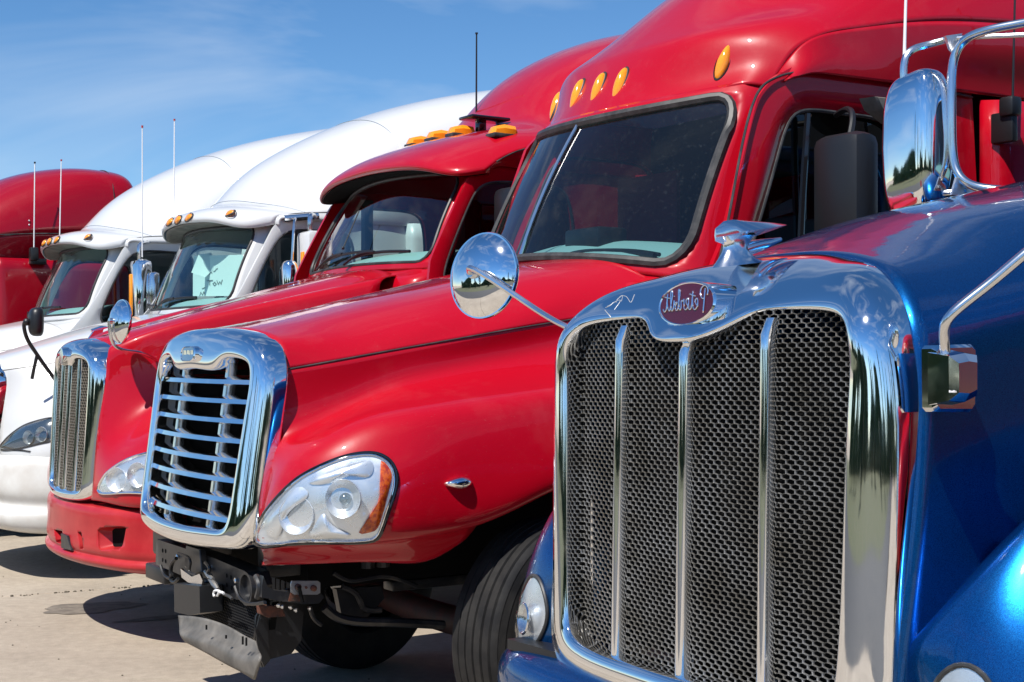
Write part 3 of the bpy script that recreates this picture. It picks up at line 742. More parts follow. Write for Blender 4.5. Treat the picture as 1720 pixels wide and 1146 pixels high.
# roof and sleeper: centre line outwards
Rr = [[tuple(qC.p(s_, 1.05, .004)) for s_ in (0, .3, .6, .85, 1.0)]+[(2.82, .99, 2.99)],
      [tuple(qC.p(s_, 1.17, .004)) for s_ in (0, .3, .6, .85, 1.0)]+[(2.885, 1.015, 3.10)]]
def rr(L): return [tuple(C.at(x, y, V=v)) for x, y, v in L]
Rr.append([(2.555, 0, 3.252), (2.575, .28, 3.262), (2.635, .56, 3.270), (2.75, .79, 3.272), (2.86, .935, 3.255), (2.975, 1.055, 3.215)])
Rr.append([(2.63, 0, 3.340), (2.655, .28, 3.350), (2.73, .56, 3.362), (2.86, .79, 3.370), (2.98, .96, 3.345), (3.10, 1.085, 3.285)])
Rr.append([(2.95, 0, 3.62), (2.98, .30, 3.61), (3.04, .56, 3.57), (3.14, .78, 3.51), (3.25, .985, 3.45), (3.36, 1.10, 3.35)])
Rr.append([(3.4, 0, 3.92), (3.42, .30, 3.91), (3.46, .57, 3.86), (3.54, .81, 3.76), (3.64, 1.01, 3.60), (3.72, 1.125, 3.42)])
Rr.append([(4.2, 0, 4.15), (4.2, .30, 4.14), (4.2, .60, 4.08), (4.2, .86, 3.95), (4.2, 1.05, 3.72), (4.2, 1.145, 3.48)])
Rr.append([(5.4, 0, 4.25), (5.4, .30, 4.24), (5.4, .62, 4.18), (5.4, .88, 4.05), (5.4, 1.08, 3.83), (5.4, 1.16, 3.56)])
rf, RD = surf('roof_fairing', Rr, 'red', C.root, 7, 6, mirror=True, thick=.01)
for sgn in (1, -1):     # band between the roof and the door
    Gb = []
    for r in Rr:
        a = np.array(r[-1]); u = a[0]
        wlo = float(np.interp(u, [2.62, 2.82, 3.0, 4.3, 5.4], [2.94, 3.03, 3.075, 3.09, 3.10]))
        Gb.append([(a[0], sgn*a[1], a[2]), (u+.01, sgn*(a[1]+max(.004, (1.115-a[1])*.5)), a[2]*.62+wlo*.38), (u+.02, sgn*(a[1]+(1.118-a[1])*.85), a[2]*.25+wlo*.75), (u+.03, sgn*1.112, wlo)])
    surf('roof_side', Gb, 'red', C.root, 7, 5, thick=.01)
    surf('sleeper_side', [[(4.33, sgn*1.10, 3.06), (4.33, sgn*1.10, 2.2), (4.33, sgn*1.10, 1.2), (4.33, sgn*1.10, .8)], [(4.36, sgn*1.20, 3.05), (4.36, sgn*1.21, 2.2), (4.36, sgn*1.21, 1.2), (4.36, sgn*1.21, .8)], [(4.5, sgn*1.24, 3.05), (4.5, sgn*1.25, 2.2), (4.5, sgn*1.25, 1.2), (4.5, sgn*1.25, .8)], [(5.4, sgn*1.24, 3.05), (5.4, sgn*1.25, 2.2), (5.4, sgn*1.25, 1.2), (5.4, sgn*1.25, .8)]], 'red', C.root, 4, 3, thick=.01)
MB().box((5.39, -1.23, .85), (5.43, 1.23, 3.5)).build('sleeper_back', 'red3', C.root)
C.skin(RD)
for x, y in ((970, 160), (1005, 150), (1042, 142), (1215, 105)):
    a, nr = C.hit(x, y)
    marker(C, a, (.42, 0, .9), nr, .215, .070, .040, C.root)
marker(C, a*np.array((1, -1, 1)), (.42, 0, .9), nr*np.array((1, -1, 1)), .215, .070, .040, C.root)
# mirror, aerial
mb = MB().box((2.80, 1.30, 2.08), (2.98, 1.62, 2.70), .06)
mb.build('side_mirror', 'black', C.root)
MB().tube([(2.92, 1.45, 2.66), (2.98, 1.42, 2.80), (3.06, 1.30, 2.86), (3.14, 1.15, 2.86)], .016, 8).build('mirror_arm', 'black', C.root)
bk = C.pts([(1443, 166), (1500, 172), (1502, 190), (1500, 214), (1480, 208), (1452, 186)], V=1.20)
MB().prism(bk, (0.02, .10, 0), .01).build('mirror_bracket', 'grey_plastic', C.root)
ab = C.at(1697, 178, V=1.30)
am = MB().box(ab+np.array((-.045, -.05, -.06)), ab+np.array((.045, .05, .05)), .02).box(ab+np.array((-.02, -.12, -.20)), ab+np.array((.03, .03, -.03)), .01).build('aerial_mount', 'black', C.root)
aerial(C, ab+np.array((.02, 0, .04)), C.at(1706, -60, V=1.30), .007, C.root, 'black', 'black')
# front wheels and what the missing bumper leaves bare
wheel(C, (1.42, 1.07, .33), R(11), .535, .31, 1)
wheel(C, (1.42, -1.0, .33), R(-11), .53, .29, -1)
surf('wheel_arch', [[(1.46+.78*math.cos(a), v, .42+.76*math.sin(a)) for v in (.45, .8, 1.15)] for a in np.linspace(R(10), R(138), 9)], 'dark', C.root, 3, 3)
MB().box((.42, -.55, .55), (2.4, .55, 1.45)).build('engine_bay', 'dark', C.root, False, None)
def plate(t, L, U, d, name, m, parent, ch=.004):
    return MB().prism(t.pts(L, U=U), (d, 0, 0), ch).build(name, m, parent, True, 30)
xm = plate(C, [(263, 906), (300, 918), (360, 938), (417, 962), (423, 985), (417, 1012), (380, 1003), (330, 978), (285, 958), (261, 948)], .14, .10, 'front_crossmember', 'frame', C.root)
many('bolt_hole', MB().lathe([(.011, 0), (.001, 0)], (0, 0, 0), (-1, 0, 0), 12), [C.at(x, y, U=.139) for x, y in ((273, 925), (278, 926), (273, 941), (278, 943), (381, 967), (388, 970), (381, 983), (389, 988))], 'dark', xm)
p_ = C.at(412, 989, U=.12); MB().lathe([(.055, .04), (.062, 0), (.075, 0), (.078, .06)], p_, (1, 0, 0), 28).build('tow_eye', 'frame', C.root)
MB().lathe([(.05, 0), (.001, 0)], p_+np.array((.045, 0, 0)), (-1, 0, 0), 20).build('tow_socket', 'rust', C.root)
plate(C, [(292, 980), (335, 985), (336, 1030), (318, 1034), (293, 1028)], .02, .12, 'support_box', 'black', C.root, .012)
plate(C, [(303, 955), (312, 962), (322, 969), (335, 964), (340, 975), (338, 986), (330, 985), (315, 978), (305, 970)], .05, .012, 'bracket', 'chrome_dull', C.root)
MB().tube(C.pts([(296, 938), (288, 950), (287, 965), (292, 975)], U=.07), .010, 7).tube(C.pts([(289, 964), (286, 972), (292, 978), (299, 972)], U=.06), .008, 7).build('cable', 'black', C.root)
pl_ = MB()
for L in ([(345, 960), (352, 968), (358, 973)], [(352, 972), (360, 982), (366, 990)]): pl_.tube(C.pts(L, U=.08), [.010, .015, .009], 8)
pl_.build('wiring_plug', 'mesh', C.root)
MB().tube(C.pts([(360, 1002), (359, 996), (364, 992), (372, 996)], U=.06), .006, 6).tube(C.pts([(365, 1001), (369, 995), (376, 997)], U=.06), .006, 6).build('cable_tie', 'white_rod', C.root)
MB().tube(C.pts([(375, 998), (385, 1002), (390, 1006)], U=.07), .007, 6).build('cable', 'gasket', C.root)
clut = [([(300, 930), (320, 945), (318, 958), (330, 966)], .06, .007), ([(345, 945), (352, 955), (349, 962)], .07, .009), ([(395, 985), (402, 1003), (418, 1014), (445, 1012)], .05, .008), ([(270, 950), (276, 966), (290, 972)], .08, .008), ([(430, 968), (436, 985), (432, 1004)], .12, .014)]
for L, u_, r_ in clut: MB().tube(C.pts(L, U=u_), r_, 7).build('hose', 'black' if r_ < .009 else 'frame', C.root)
for L, v_, r_ in (([(560, 962), (590, 975), (640, 968), (700, 985)], .62, .012), ([(520, 1018), (528, 1040), (540, 1050)], .66, .010), ([(575, 985), (600, 1000), (610, 1020), (640, 1025)], .58, .014)): MB().tube(C.pts(L, V=v_), r_, 7).build('hose', 'frame', C.root)
many('bolt', MB().lathe([(.013, 0), (.013, -.010), (.008, -.014), (.001, -.015)], (0, 0, 0), (1, 0, 0), 6), [C.at(x, y, U=.139) for x, y in ((300, 935), (316, 950), (333, 948), (352, 952), (362, 982), (398, 975), (404, 1000), (345, 976))], 'chrome_dull', xm)
MB().prism(C.pts([(430, 1014), (470, 1018), (476, 1034), (446, 1036), (432, 1030)], V=.64), (0, .03, 0), .004).build('bracket', 'rust', C.root, True, 30)
MB().prism(C.pts([(322, 915), (345, 922), (349, 960), (330, 965), (320, 950)], U=.13), (-.03, 0, 0), .004).build('tow_bracket', 'frame', C.root, True, 30)
# cooler mesh behind, then the under-tray
cm = np.array([(337, 984), (400, 1008), (440, 1013), (432, 1076), (390, 1057), (338, 1034)], float)
cmp_ = [C.at(x, y, U=.16) for x, y in cm]
V, F = [], []
ov = np.array([(p[1], p[2]) for p in cmp_])
hex_mesh(C, resample(ov, 60), lambda v, w: .16, .019, .0125, .78, .004, 'black', 'cooler_mesh')
MB().prism([p+np.array((.05, 0, 0)) for p in cmp_], (.03, 0, 0)).build('cooler_core', 'dark', C.root, False, None)
tr = [[(300, 1034), (341, 1038), (383, 1052), (408, 1066), (430, 1077)], [(302, 1052), (340, 1060), (383, 1074), (410, 1089), (436, 1095)], [(303, 1066), (342, 1078), (372, 1090), (405, 1108), (438, 1108)], [(312, 1078), (348, 1097), (380, 1115), (405, 1128), (428, 1142)]]
TG = [[C.at(x, y, U=u) for x, y in r] for r, u in zip(tr, (.02, .0, -.04, -.03))]
und = surf('under_tray', TG, 'grey_plastic', C.root, 5, 8, thick=.008)[0]
for x, y, h in ((346, 1054, 4), (379, 1070, 3), (407, 1076, 7), (413, 1078, 7)):
    MB().prism(C.pts([(x-1, y-h), (x+1, y-h), (x+1, y+h), (x-1, y+h)], U=-.058), (.004, 0, 0)).build('slot', 'dark', und, False, None)
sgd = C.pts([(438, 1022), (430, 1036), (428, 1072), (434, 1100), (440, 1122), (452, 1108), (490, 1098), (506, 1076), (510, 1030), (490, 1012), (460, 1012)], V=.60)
MB().prism(sgd, (.0, -.02, 0), .006).build('splash_guard', 'black', C.root, True, 30)  # black colour stands in for the shade under the fender
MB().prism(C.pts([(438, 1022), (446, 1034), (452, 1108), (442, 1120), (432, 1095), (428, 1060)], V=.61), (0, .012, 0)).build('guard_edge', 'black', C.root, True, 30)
arm = C.pts([(443, 968), (449, 985), (462, 992), (478, 994), (492, 990), (535, 992), (545, 1003), (536, 1014), (510, 1015), (480, 1011), (440, 1004), (440, 985)], V=.74)
MB().prism(arm, (0, -.05, 0), .006).build('bumper_arm', 'frame', C.root, True, 30)
MB().prism(C.pts([(488, 994), (500, 998), (505, 1010), (484, 1010)], V=.745), (0, .003, 0)).build('rust_patch', 'rust', C.root, False, None)
mp_ = MB().prism(C.pts([(491, 976), (534, 976), (538, 979), (538, 996), (533, 999), (494, 999), (489, 995), (489, 980)], V=.78), (0, -.012, 0), .003).build('mounting_plate', 'alloy', C.root, True, 30)
bt = MB()
for x, y in ((500, 986), (526, 988)): bt.lathe([(.014, -.004), (.014, .012), (.009, .016), (.001, .017)], C.at(x, y, V=.782), (0, 1, 0), 8)
bt.lathe([(.006, -.01), (.006, .004), (.001, .005)], C.at(514, 987, V=.782), (0, 1, 0), 8)
bt.build('bolt', 'rust', mp_, True, 30)
MB().tube(C.pts([(502, 985), (505, 998), (508, 1012)], V=.80), .008, 6).build('hanging_bolt', 'dark', C.root)
many('nut', MB().ball((0, 0, 0), .011, 8, 5), [C.at(x, y, V=.72) for x, y in ((468, 1017), (488, 1020), (497, 1025), (520, 1022), (474, 1019))], 'chrome_dull', C.root)
MB().tube([(1.42, -1.0, .32), (1.42, -.5, .26), (1.42, .5, .26), (1.42, 1.0, .32)], [.07, .075, .075, .07], 14).build('front_axle', 'axle', C.root)
for v in (.42, -.42): MB().box((.25, v-.05, .60), (2.6, v+.05, .84), .01).build('frame_rail', 'frame', C.root)
MB().box((.9, .36, .48), (2.1, .46, .53), .01).build('leaf_spring', 'frame', C.root)
for u in (.72, .80): MB().tube([(u, .55, .62), (u, .55, .90)], .035, 10).build('shock_absorber', 'frame', C.root)
MB().tube([(.5, .5, .82), (.62, .58, .72), (.8, .55, .70), (.95, .6, .80)], .016, 8).build('hose', 'black', C.root)
MB().prism(C.pts([(565, 990), (640, 985), (646, 1005), (610, 1045), (575, 1040)], V=.5), (0, -.05, 0), .005).build('spring_hanger', 'frame', C.root)
MB().tube(C.pts([(545, 1020), (570, 1038), (640, 1045), (745, 1050)], V=.6), .022, 8).build('drag_link', 'frame', C.root)
MB().box((.2, -.95, .55), (.26, -.62, 1.0), .02).box((.18, -1.0, .42), (.3, -.7, .5), .01).build('far_splash_panel', 'black', C.root)
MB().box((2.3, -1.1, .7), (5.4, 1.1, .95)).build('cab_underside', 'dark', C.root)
for v in (.95, -.95): MB().lathe([(.3, -.14), (.5, -.14), (.53, -.1), (.53, .1), (.5, .14), (.3, .14)], (6.6, v, .33), (0, 1, 0), 40).build('rear_wheel', 'rubber', C.root)

# ------------------------------------------------------------------ the blue truck in front
Bt = Truck('semi_truck', 2.50, -3.145, 'metallic blue tractor truck with tall chrome framed honeycomb grille and hood ornament')
Bt.steer = 1
Bt.root.rotation_euler = (-0.014, 0, YAW)     # it leans a little on its springs
Bt.root.location = Bt.root.location+uvw_dir(0, .026, 0)
UfB = lambda v, w: .042+.028*(w-.7)+.05*(v/.6)**2+1.15*max(0, w-1.655)*max(0, 1-(v/.78)**2)
innB = [(0, 1.640), (.09, 1.648), (.17, 1.68), (.24, 1.712), (.33, 1.720), (.485, 1.713), (.570, 1.692), (.608, 1.645), (.614, 1.56), (.607, 1.42), (.594, 1.0), (.583, .82), (.555, .745), (.46, .715), (.2, .706), (0, .704)]
outB = [(0, 1.895), (.09, 1.893), (.19, 1.888), (.285, 1.876), (.39, 1.856), (.515, 1.828), (.618, 1.772), (.692, 1.685), (.722, 1.56), (.730, 1.42), (.725, 1.0), (.722, .82), (.708, .68), (.62, .61), (.3, .592), (0, .588)]
profB = [(0, .10), (0, .035), (.01, .010), (.035, -.004), (.10, -.012), (.25, -.018), (.5, -.016), (.72, -.004), (.87, .014), (.96, .040), (1.0, .070), (.998, .105)]
gB = lambda w: float(np.interp(w, [.7, 1.0, 1.25, 1.6], [.25, .55, .85, 1.0]))
crB, inB = crown(Bt, innB, outB, UfB, 'chrome', profB, depth=gB)
_, cBD = None, None
I_, O_ = outline_ring(innB), outline_ring(outB)
DB = grid_spline([[(UfB(*(a+(b_-a)*f))+du, *(a+(b_-a)*f)) for a, b_ in zip(I_, O_)] for f, du in profB], 4, 5, True)
hex_mesh(Bt, inB, lambda v, w: UfB(v, min(w, 1.655))+.062, .0315, .0128, .87, .005, 'mesh')
for v in (-.32, 0, .32):
    wt = 1.70 if v else 1.655
    V = []
    for w in np.linspace(.70, wt, 24):
        u = UfB(v, min(w, 1.655))+.016+(.022*((w-(wt-.05))/.05)**2 if w > wt-.05 else 0)
        for dv, du in ((-.015, .05), (-.015, .008), (-.010, .001), (-.003, -.001), (.003, -.001), (.010, .001), (.015, .008), (.015, .05)): V.append((u+du, v+dv, w))
    raw('grille_bar', V, grid_faces(24, 8, True)+[tuple(range(8)), tuple(23*8+i for i in range(8))], 'chrome', Bt.root, True, 50)
MB().box((.26, -.585, .70), (.32, .585, 1.64)).build('radiator', 'dark', Bt.root)
# oval emblem with its script lettering (the photograph shows it reversed)
def onB(v, w, d=0.0): return np.array((UfB(v, EW-.02)+.20*(w-EW)-.042-d, v, w))
EW = 1.752
oval = lambda k, d: [onB(k*.120*math.cos(a), EW+k*.060*math.sin(a), d) for a in np.linspace(0, 2*math.pi, 49)[:-1]]
rim_ = raw('grille_emblem', oval(1.0, -.12)+oval(1.06, .002)+oval(1.06, .010)+oval(1.0, .014)+oval(.95, .012), grid_faces(5, 48, True), 'chrome', Bt.root, True, 40)
raw('emblem_badge', oval(.965, .0125)+oval(.5, .0135)+oval(.02, .0138), grid_faces(3, 48, True), 'emblem', rim_, True)
def script(strokes, place, r, name, m, parent):
    mb_ = MB()
    for L in strokes: mb_.tube([place(x, y) for x, y in L], r, 6, 5)
    return mb_.build(name, m, parent, True, None)
GL = {'P': ([[(.25, -.25), (.35, .8), (.45, 1.9)], [(0, 1.3), (.1, 1.9), (.55, 2.15), (1.0, 1.9), (1.0, 1.35), (.6, 1.0), (.4, 1.05)]], 1.15),
      'e': ([[(-.05, .3), (.35, .55), (.5, .85), (.3, 1.0), (.1, .7), (.15, .2), (.4, .02), (.75, .3)]], .7),
      't': ([[(.0, .3), (.25, 1.0), (.35, 1.65), (.25, .7), (.25, .2), (.42, .02), (.7, .3)], [(-.15, 1.2), (.3, 1.28), (.75, 1.4)]], .66),
      'r': ([[(-.03, .3), (.2, 1.0), (.25, .82), (.5, .85), (.42, .3), (.5, .02), (.78, .3)]], .72),
      'b': ([[(0, .3), (.35, 1.4), (.4, 1.9), (.22, 1.7), (.15, .6), (.2, .05), (.45, .08), (.55, .5), (.4, .75), (.75, .7)]], .7),
      'i': ([[(0, .5), (.18, .95), (.15, .3), (.28, .02), (.52, .3)], [(.26, 1.28), (.28, 1.36)]], .48),
      'l': ([[(0, .3), (.3, 1.2), (.35, 1.85), (.2, 1.8), (.12, .6), (.2, .05), (.5, .3)]], .5)}
st, x0 = [], 0
for ch in 'Peterbilt':
    g_, ad = GL[ch]
    st += [[(x+x0, y) for x, y in L] for L in g_]; x0 += ad
sc_ = .186/x0
script(st, lambda x, y: onB(.092-x*sc_, EW-.022+y*sc_*1.08+.004*math.sin(x/x0*3), .0155), .0024, 'emblem_lettering', 'chrome', rim_)
# scratched scrawl on the chrome's far shoulder
Vb = [tuple(p) for p in DB.reshape(-1, 3)]
Bt.bvh = BVHTree.FromPolygons(Vb, grid_faces(DB.shape[0], DB.shape[1], True))
scr = MB()
for L in ([(1002, 500), (1012, 512), (1023, 522)], [(1006, 494), (1014, 490), (1020, 486), (1028, 484), (1024, 492), (1018, 500)], [(1022, 484), (1026, 480), (1031, 476), (1030, 486)], [(1031, 476), (1040, 480), (1046, 488), (1050, 480), (1052, 475)], [(1003, 496), (1012, 492), (1016, 488), (1022, 487)]):
    scr.tube([Bt.hit(x+14, y+18)[0]+Bt.hit(x+14, y+18)[1]*.0020 for x, y in L], .0010, 5, 4)
scr.build('scratched_scrawl', 'scratch', crB)
# hood
sB = lambda v, w: (UfB(v, w)-.004+.102*gB(w), v, w)
tB = [[sB(0, 1.896), sB(.285, 1.877), sB(.515, 1.829), sB(.618, 1.773)],
      [(.74, 0, 1.985), (.73, .28, 1.968), (.72, .49, 1.918), (.70, .635, 1.835)],
      [(1.05, 0, 2.075), (1.06, .30, 2.06), (1.07, .52, 2.01), (1.08, .68, 1.915)],
      [(1.5, 0, 2.172), (1.51, .31, 2.155), (1.52, .55, 2.10), (1.53, .725, 2.0)],
      [(2.1, 0, 2.29), (2.11, .36, 2.27), (2.12, .63, 2.21), (2.13, .82, 2.10)],
      [(2.75, 0, 2.38), (2.76, .42, 2.36), (2.78, .72, 2.30), (2.80, .92, 2.18)]]
bB = [[sB(.692, 1.685), sB(.722, 1.56), sB(.729, 1.3), sB(.725, 1.0), sB(.714, .66)],
      [(.66, .710, 1.745), (.66, .734, 1.62), (.66, .739, 1.3), (.66, .737, 1.0), (.66, .730, .66)],
      [(1.09, .735, 1.835), (1.09, .765, 1.70), (1.09, .772, 1.35), (1.09, .775, 1.0), (1.09, .775, .66)],
      [(1.54, .795, 1.91), (1.54, .825, 1.77), (1.54, .83, 1.4), (1.54, .83, 1.0), (1.54, .83, .66)],
      [(2.14, .89, 2.0), (2.14, .92, 1.85), (2.14, .925, 1.45), (2.14, .925, 1.0), (2.14, .925, .66)],
      [(2.81, .99, 2.07), (2.81, 1.02, 1.9), (2.81, 1.025, 1.5), (2.81, 1.025, 1.0), (2.81, 1.025, .66)]]
surf('hood', [a+b_ for a, b_ in zip(tB, bB)], 'blue', Bt.root, 8, 7, mirror=True, thick=.008)
fB = [[(.28, .66, .50), (.22, .75, .50), (.19, .86, .49), (.20, .99, .48), (.28, 1.08, .48)],
      [(.26, .63, .68), (.20, .74, .70), (.17, .86, .71), (.19, 1.0, .70), (.28, 1.10, .66)],
      [(.25, .64, .79), (.195, .73, .865), (.205, .85, .94), (.245, .98, .965), (.34, 1.12, .86)],
      [(.31, .64, .86), (.26, .75, .955), (.285, .87, 1.075), (.36, .985, 1.13), (.47, 1.14, 1.0)],
      [(.50, .66, 1.0), (.45, .80, 1.12), (.45, .92, 1.225), (.52, 1.03, 1.25), (.62, 1.17, 1.1)],
      [(.75, .69, 1.12), (.72, .84, 1.26), (.72, .96, 1.34), (.76, 1.07, 1.34), (.82, 1.19, 1.18)],
      [(1.05, .74, 1.2), (1.05, .88, 1.34), (1.05, 1.0, 1.41), (1.06, 1.10, 1.40), (1.08, 1.21, 1.26)],
      [(1.4, .78, 1.22), (1.4, .92, 1.36), (1.4, 1.03, 1.42), (1.4, 1.12, 1.41), (1.4, 1.22, 1.28)],
      [(1.85, .86, 1.15), (1.87, .96, 1.25), (1.9, 1.06, 1.30), (1.92, 1.14, 1.27), (1.95, 1.23, 1.12)],
      [(2.3, .92, .95), (2.32, 1.0, 1.0), (2.36, 1.1, 1.0), (2.38, 1.18, .92), (2.4, 1.25, .75)]]
for sg in (1, -1):
    G = [[p*np.array((1, sg, 1)) for p in map(np.array, r)]+[np.array(r[-1])*np.array((1, sg, 1))+np.array((.02, -.09*sg, .0))] for r in fB]
    _, fD = surf('fender', G, 'blue', Bt.root, 8, 7, thick=.008)
    Bt.skin(fD)
    if sg == -1:
        H = [(897, 1052), (887, 1040), (886, 1015), (893, 985), (905, 960), (920, 940), (931, 938), (931, 1000), (925, 1040), (913, 1062)]
    else:
        H = None
    # headlight: the same shape on both fenders, found on the far one
    N_ = 36
    c_ = [(.915+.095*math.cos(a)-.035*math.sin(a), .725+.135*math.sin(a)*(1+.30*math.cos(a))) for a in [2*math.pi*k/N_ for k in range(N_)]]
    def onto_fender(f, off):
        L = []
        for p in c_:
            v_, w_ = .915+(p[0]-.915)*f, .725+(p[1]-.725)*f
            loc, nr, _, _ = Bt.bvh.ray_cast(Vector((-1.2, sg*v_, w_)), Vector((1, 0, 0)))
            if loc is None: loc, nr, _, _ = Bt.bvh.find_nearest(Vector((.2, sg*v_, w_)))
            if nr.x > 0: nr = -nr
            L.append(np.array(loc)+np.array(nr)*off)
        return L
    hb_ = raw('headlight', sum([onto_fender(f, .008) for f in (1.05, 1.0, .75, .5, .25, .02)], []), grid_faces(6, N_, True), 'reflector', Bt.root, True, 35)
    MB().tube(onto_fender(1.03, .008), .007, 8, 1, True, True).build('headlight_trim', 'gasket', hb_)
    raw('headlight_lens', sum([onto_fender(f, .010+.035*(1-f**2.2)) for f in (1.0, .85, .6, .3, .02)], []), grid_faces(5, N_, True), 'lens', hb_, True)
    ctr_ = np.mean(onto_fender(.5, .010), 0)
    MB().lathe([(.055, .020), (.05, .024), (.035, .008), (.01, .002)], ctr_, (-1, .25*sg, .1), 28).build('lamp_bowl', 'chrome_dull', hb_)
# bumper
bmp = []
for v in np.linspace(-1.15, 1.15, 19):
    e = max(0, abs(v)-.75)/.42; u = .05+.08*(v/1.1)**2+.16*e**3; k = 1-.10*e**4
    bmp.append([(u+.20, v, .635*k+.02), (u+.07, v, .645*k), (u-.02, v, .615*k), (u-.05, v, .55), (u-.045, v, .42), (u+.0, v, .335), (u+.20, v, .31)])
surf('bumper', bmp, 'blue', Bt.root, 3, 4, thick=.01)
MB().box((.10, -.95, .625), (.3, .95, .66)).build('bumper_gap_shade', 'black', Bt.root)  # dark block standing in for the shade in the bumper gap
# hood ornament
def vp(L, v0=0.0): return Bt.pts(L, V=v0)
orn = MB()
fE, bE = curve(np.array(vp([(1199, 450), (1212, 430), (1217, 414), (1210, 398)])), 4), curve(np.array(vp([(1292, 439), (1262, 430), (1256, 414), (1268, 395)])), 4)
V = []
for i in range(len(fE)):
    t_ = i/(len(fE)-1); hw = .040*(1-t_)**1.5+.011+.018*t_**2
    for k in range(24):
        a = 2*math.pi*k/24; V.append((fE[i]+bE[i])/2+(bE[i]-fE[i])/2*math.cos(a)+np.array((0, hw*math.sin(a), 0)))
orn.add(V, grid_faces(len(fE), 24, True)+[tuple(range(24)), tuple((len(fE)-1)*24+i for i in range(24))])
nose, tail = Bt.at(1202, 396, V=0), Bt.at(1314, 379, V=0)
sp_ = np.linspace(0, 1, 9); V = []
for s_ in sp_:
    c = nose+(tail-nose)*s_; hw = .004+.055*math.sin(math.pi*min(1, s_*.9))*(.5+.5*s_) ; th = .034*(1-s_)**.9*min(1, .35+s_*4)+.004
    V += [c+np.array((0, -hw, 0)), c+np.array((0, -hw*.4, th)), c+np.array((0, 0, th*1.3)), c+np.array((0, hw*.4, th)), c+np.array((0, hw, 0)), c+np.array((0, 0, -th))]
orn.add(V, grid_faces(9, 6, True)+[tuple(range(6)), tuple(48+i for i in range(6))])
orn.tube(vp([(1222, 434), (1250, 420), (1285, 410), (1312, 402)]), [.020, .024, .016, .006], 12)
orn.build('hood_ornament', 'polished', Bt.root, True, 60)
# far-side round mirror on its arm, near-side mirror arm and foot
def round_mirror(t, c, ax, r, arm, name='round_mirror'):
    ax = np.array(ax, float); ax /= np.linalg.norm(ax)
    o = MB().lathe([(.001, .055), (r*.3, .052), (r*.62, .042), (r*.86, .024), (r*.97, .008), (r*1.0, .004), (r*1.035, .004), (r*1.05, -.004), (r*1.03, -.013), (r*.98, -.012), (.001, -.010)], c, ax, 56).build(name, 'chrome', t.root, True, 40)
    k = np.array(c)+ax*.062
    MB().tube([k-ax*.02, k+ax*.012], [.022, .018], 14).build('ball_joint', 'steel', o)
    MB().tube([k+ax*.012]+list(arm), .0105, 10, 6).build('mirror_arm', 'steel', o)
    return o
mc = Bt.at(812, 455, V=-1.2)
round_mirror(Bt, mc, (-.95, .30, .10), .150, [mc+np.array((-.09, .06, .02)), Bt.at(880, 500, V=-.95), Bt.at(962, 549, V=-.72), (.42, -.66, 1.63)])
ft = [(1546, 594), (1551, 588), (1612, 586), (1618, 592), (1616, 690), (1610, 699), (1552, 699), (1546, 692)]
fp = MB().prism([p for p in Bt.pts(ft, V=.775)], (0, .04, 0), .010).build('mirror_foot_rim', 'chrome', Bt.root, True, 30)
hs_ = Bt.pts([(1556, 600), (1588, 594), (1612, 598), (1611, 678), (1588, 690), (1556, 688)], V=.80)
c0 = np.mean(hs_, 0); V = list(hs_)
V += [p+np.array((0, .055, 0))+(c0-p)*.16 for p in hs_]+[p+np.array((0, .07, 0))+(c0-p)*.45 for p in hs_]
raw('mirror_foot', V, grid_faces(3, 6, True)+[tuple(12+i for i in range(6))], 'chrome', fp, False)
em = MB()
for k in range(8): em.box(Bt.at(1592+k*2.4, 668, V=.862), Bt.at(1593.4+k*2.4, 665-(k % 3 == 0), V=.866))
em.build('foot_lettering', 'white_rod', fp, False, None)
MB().tube(Bt.row([(1586, 600, .83), (1584, 575, .84), (1588, 550, .86), (1605, 530, .88), (1660, 487, .93), (1722, 436, .99), (1790, 385, 1.05)]), .0125, 12, 6).build('near_mirror_arm', 'steel', fp)
nm = Bt.at(1800, 376, V=1.08)
MB().lathe([(.001, .055), (.05, .052), (.10, .042), (.135, .022), (.15, .004), (.157, .0), (.15, -.012), (.001, -.010)], nm, (-.95, -.3, .1), 48).build('round_mirror', 'chrome', Bt.root, True, 40)
# tall chrome mirror on its tube frame, beyond the hood
mcn = np.array((2.45, -1.22, 2.565))
V = []
for i in range(25):
    ph = -math.pi/2+math.pi*i/24
    for k in range(40):
        th = 2*math.pi*k/40
        f = lambda c, e: math.copysign(abs(c)**e, c)
        x, y, z = f(math.cos(ph), .42)*f(math.cos(th), .75), f(math.cos(ph), .42)*f(math.sin(th), .38), f(math.sin(ph), .42)
        V.append(mcn+np.array((.085*x*(1.25-.25*z*z), .150*y*(1-.10*z*z), .315*z+.02*y)))
mi = raw('side_mirror', V, grid_faces(25, 40, True), 'chrome', Bt.root, True, None)
MB().box(mcn+np.array((.06, -.13, -.28)), mcn+np.array((.115, .13, .28)), .02).build('mirror_glass_frame', 'black', mi)
fr_ = MB().tube(Bt.row([(1523, 140, -1.25), (1522, 105, -1.25), (1532, 80, -1.24), (1565, 68, -1.20), (1595, 60, -1.14)]), .017, 10)
fr_.build('mirror_frame', 'steel', Bt.root)
MB().tube(Bt.row([(1800, 20, -.60), (1722, 34, -.78), (1660, 46, -.92), (1622, 64, -1.02), (1606, 95, -1.06), (1602, 150, -1.06), (1602, 220, -1.06), (1606, 270, -1.05), (1620, 297, -1.01), (1650, 310, -.95), (1720, 316, -.80), (1800, 320, -.62)]), .020, 12, 6).build('mirror_frame', 'steel', Bt.root)
MB().tube(Bt.row([(1590, 60, -1.12), (1640, 56, -1.0), (1725, 53, -.82), (1800, 50, -.66)]), .012, 10, 4).build('mirror_frame', 'steel', Bt.root)
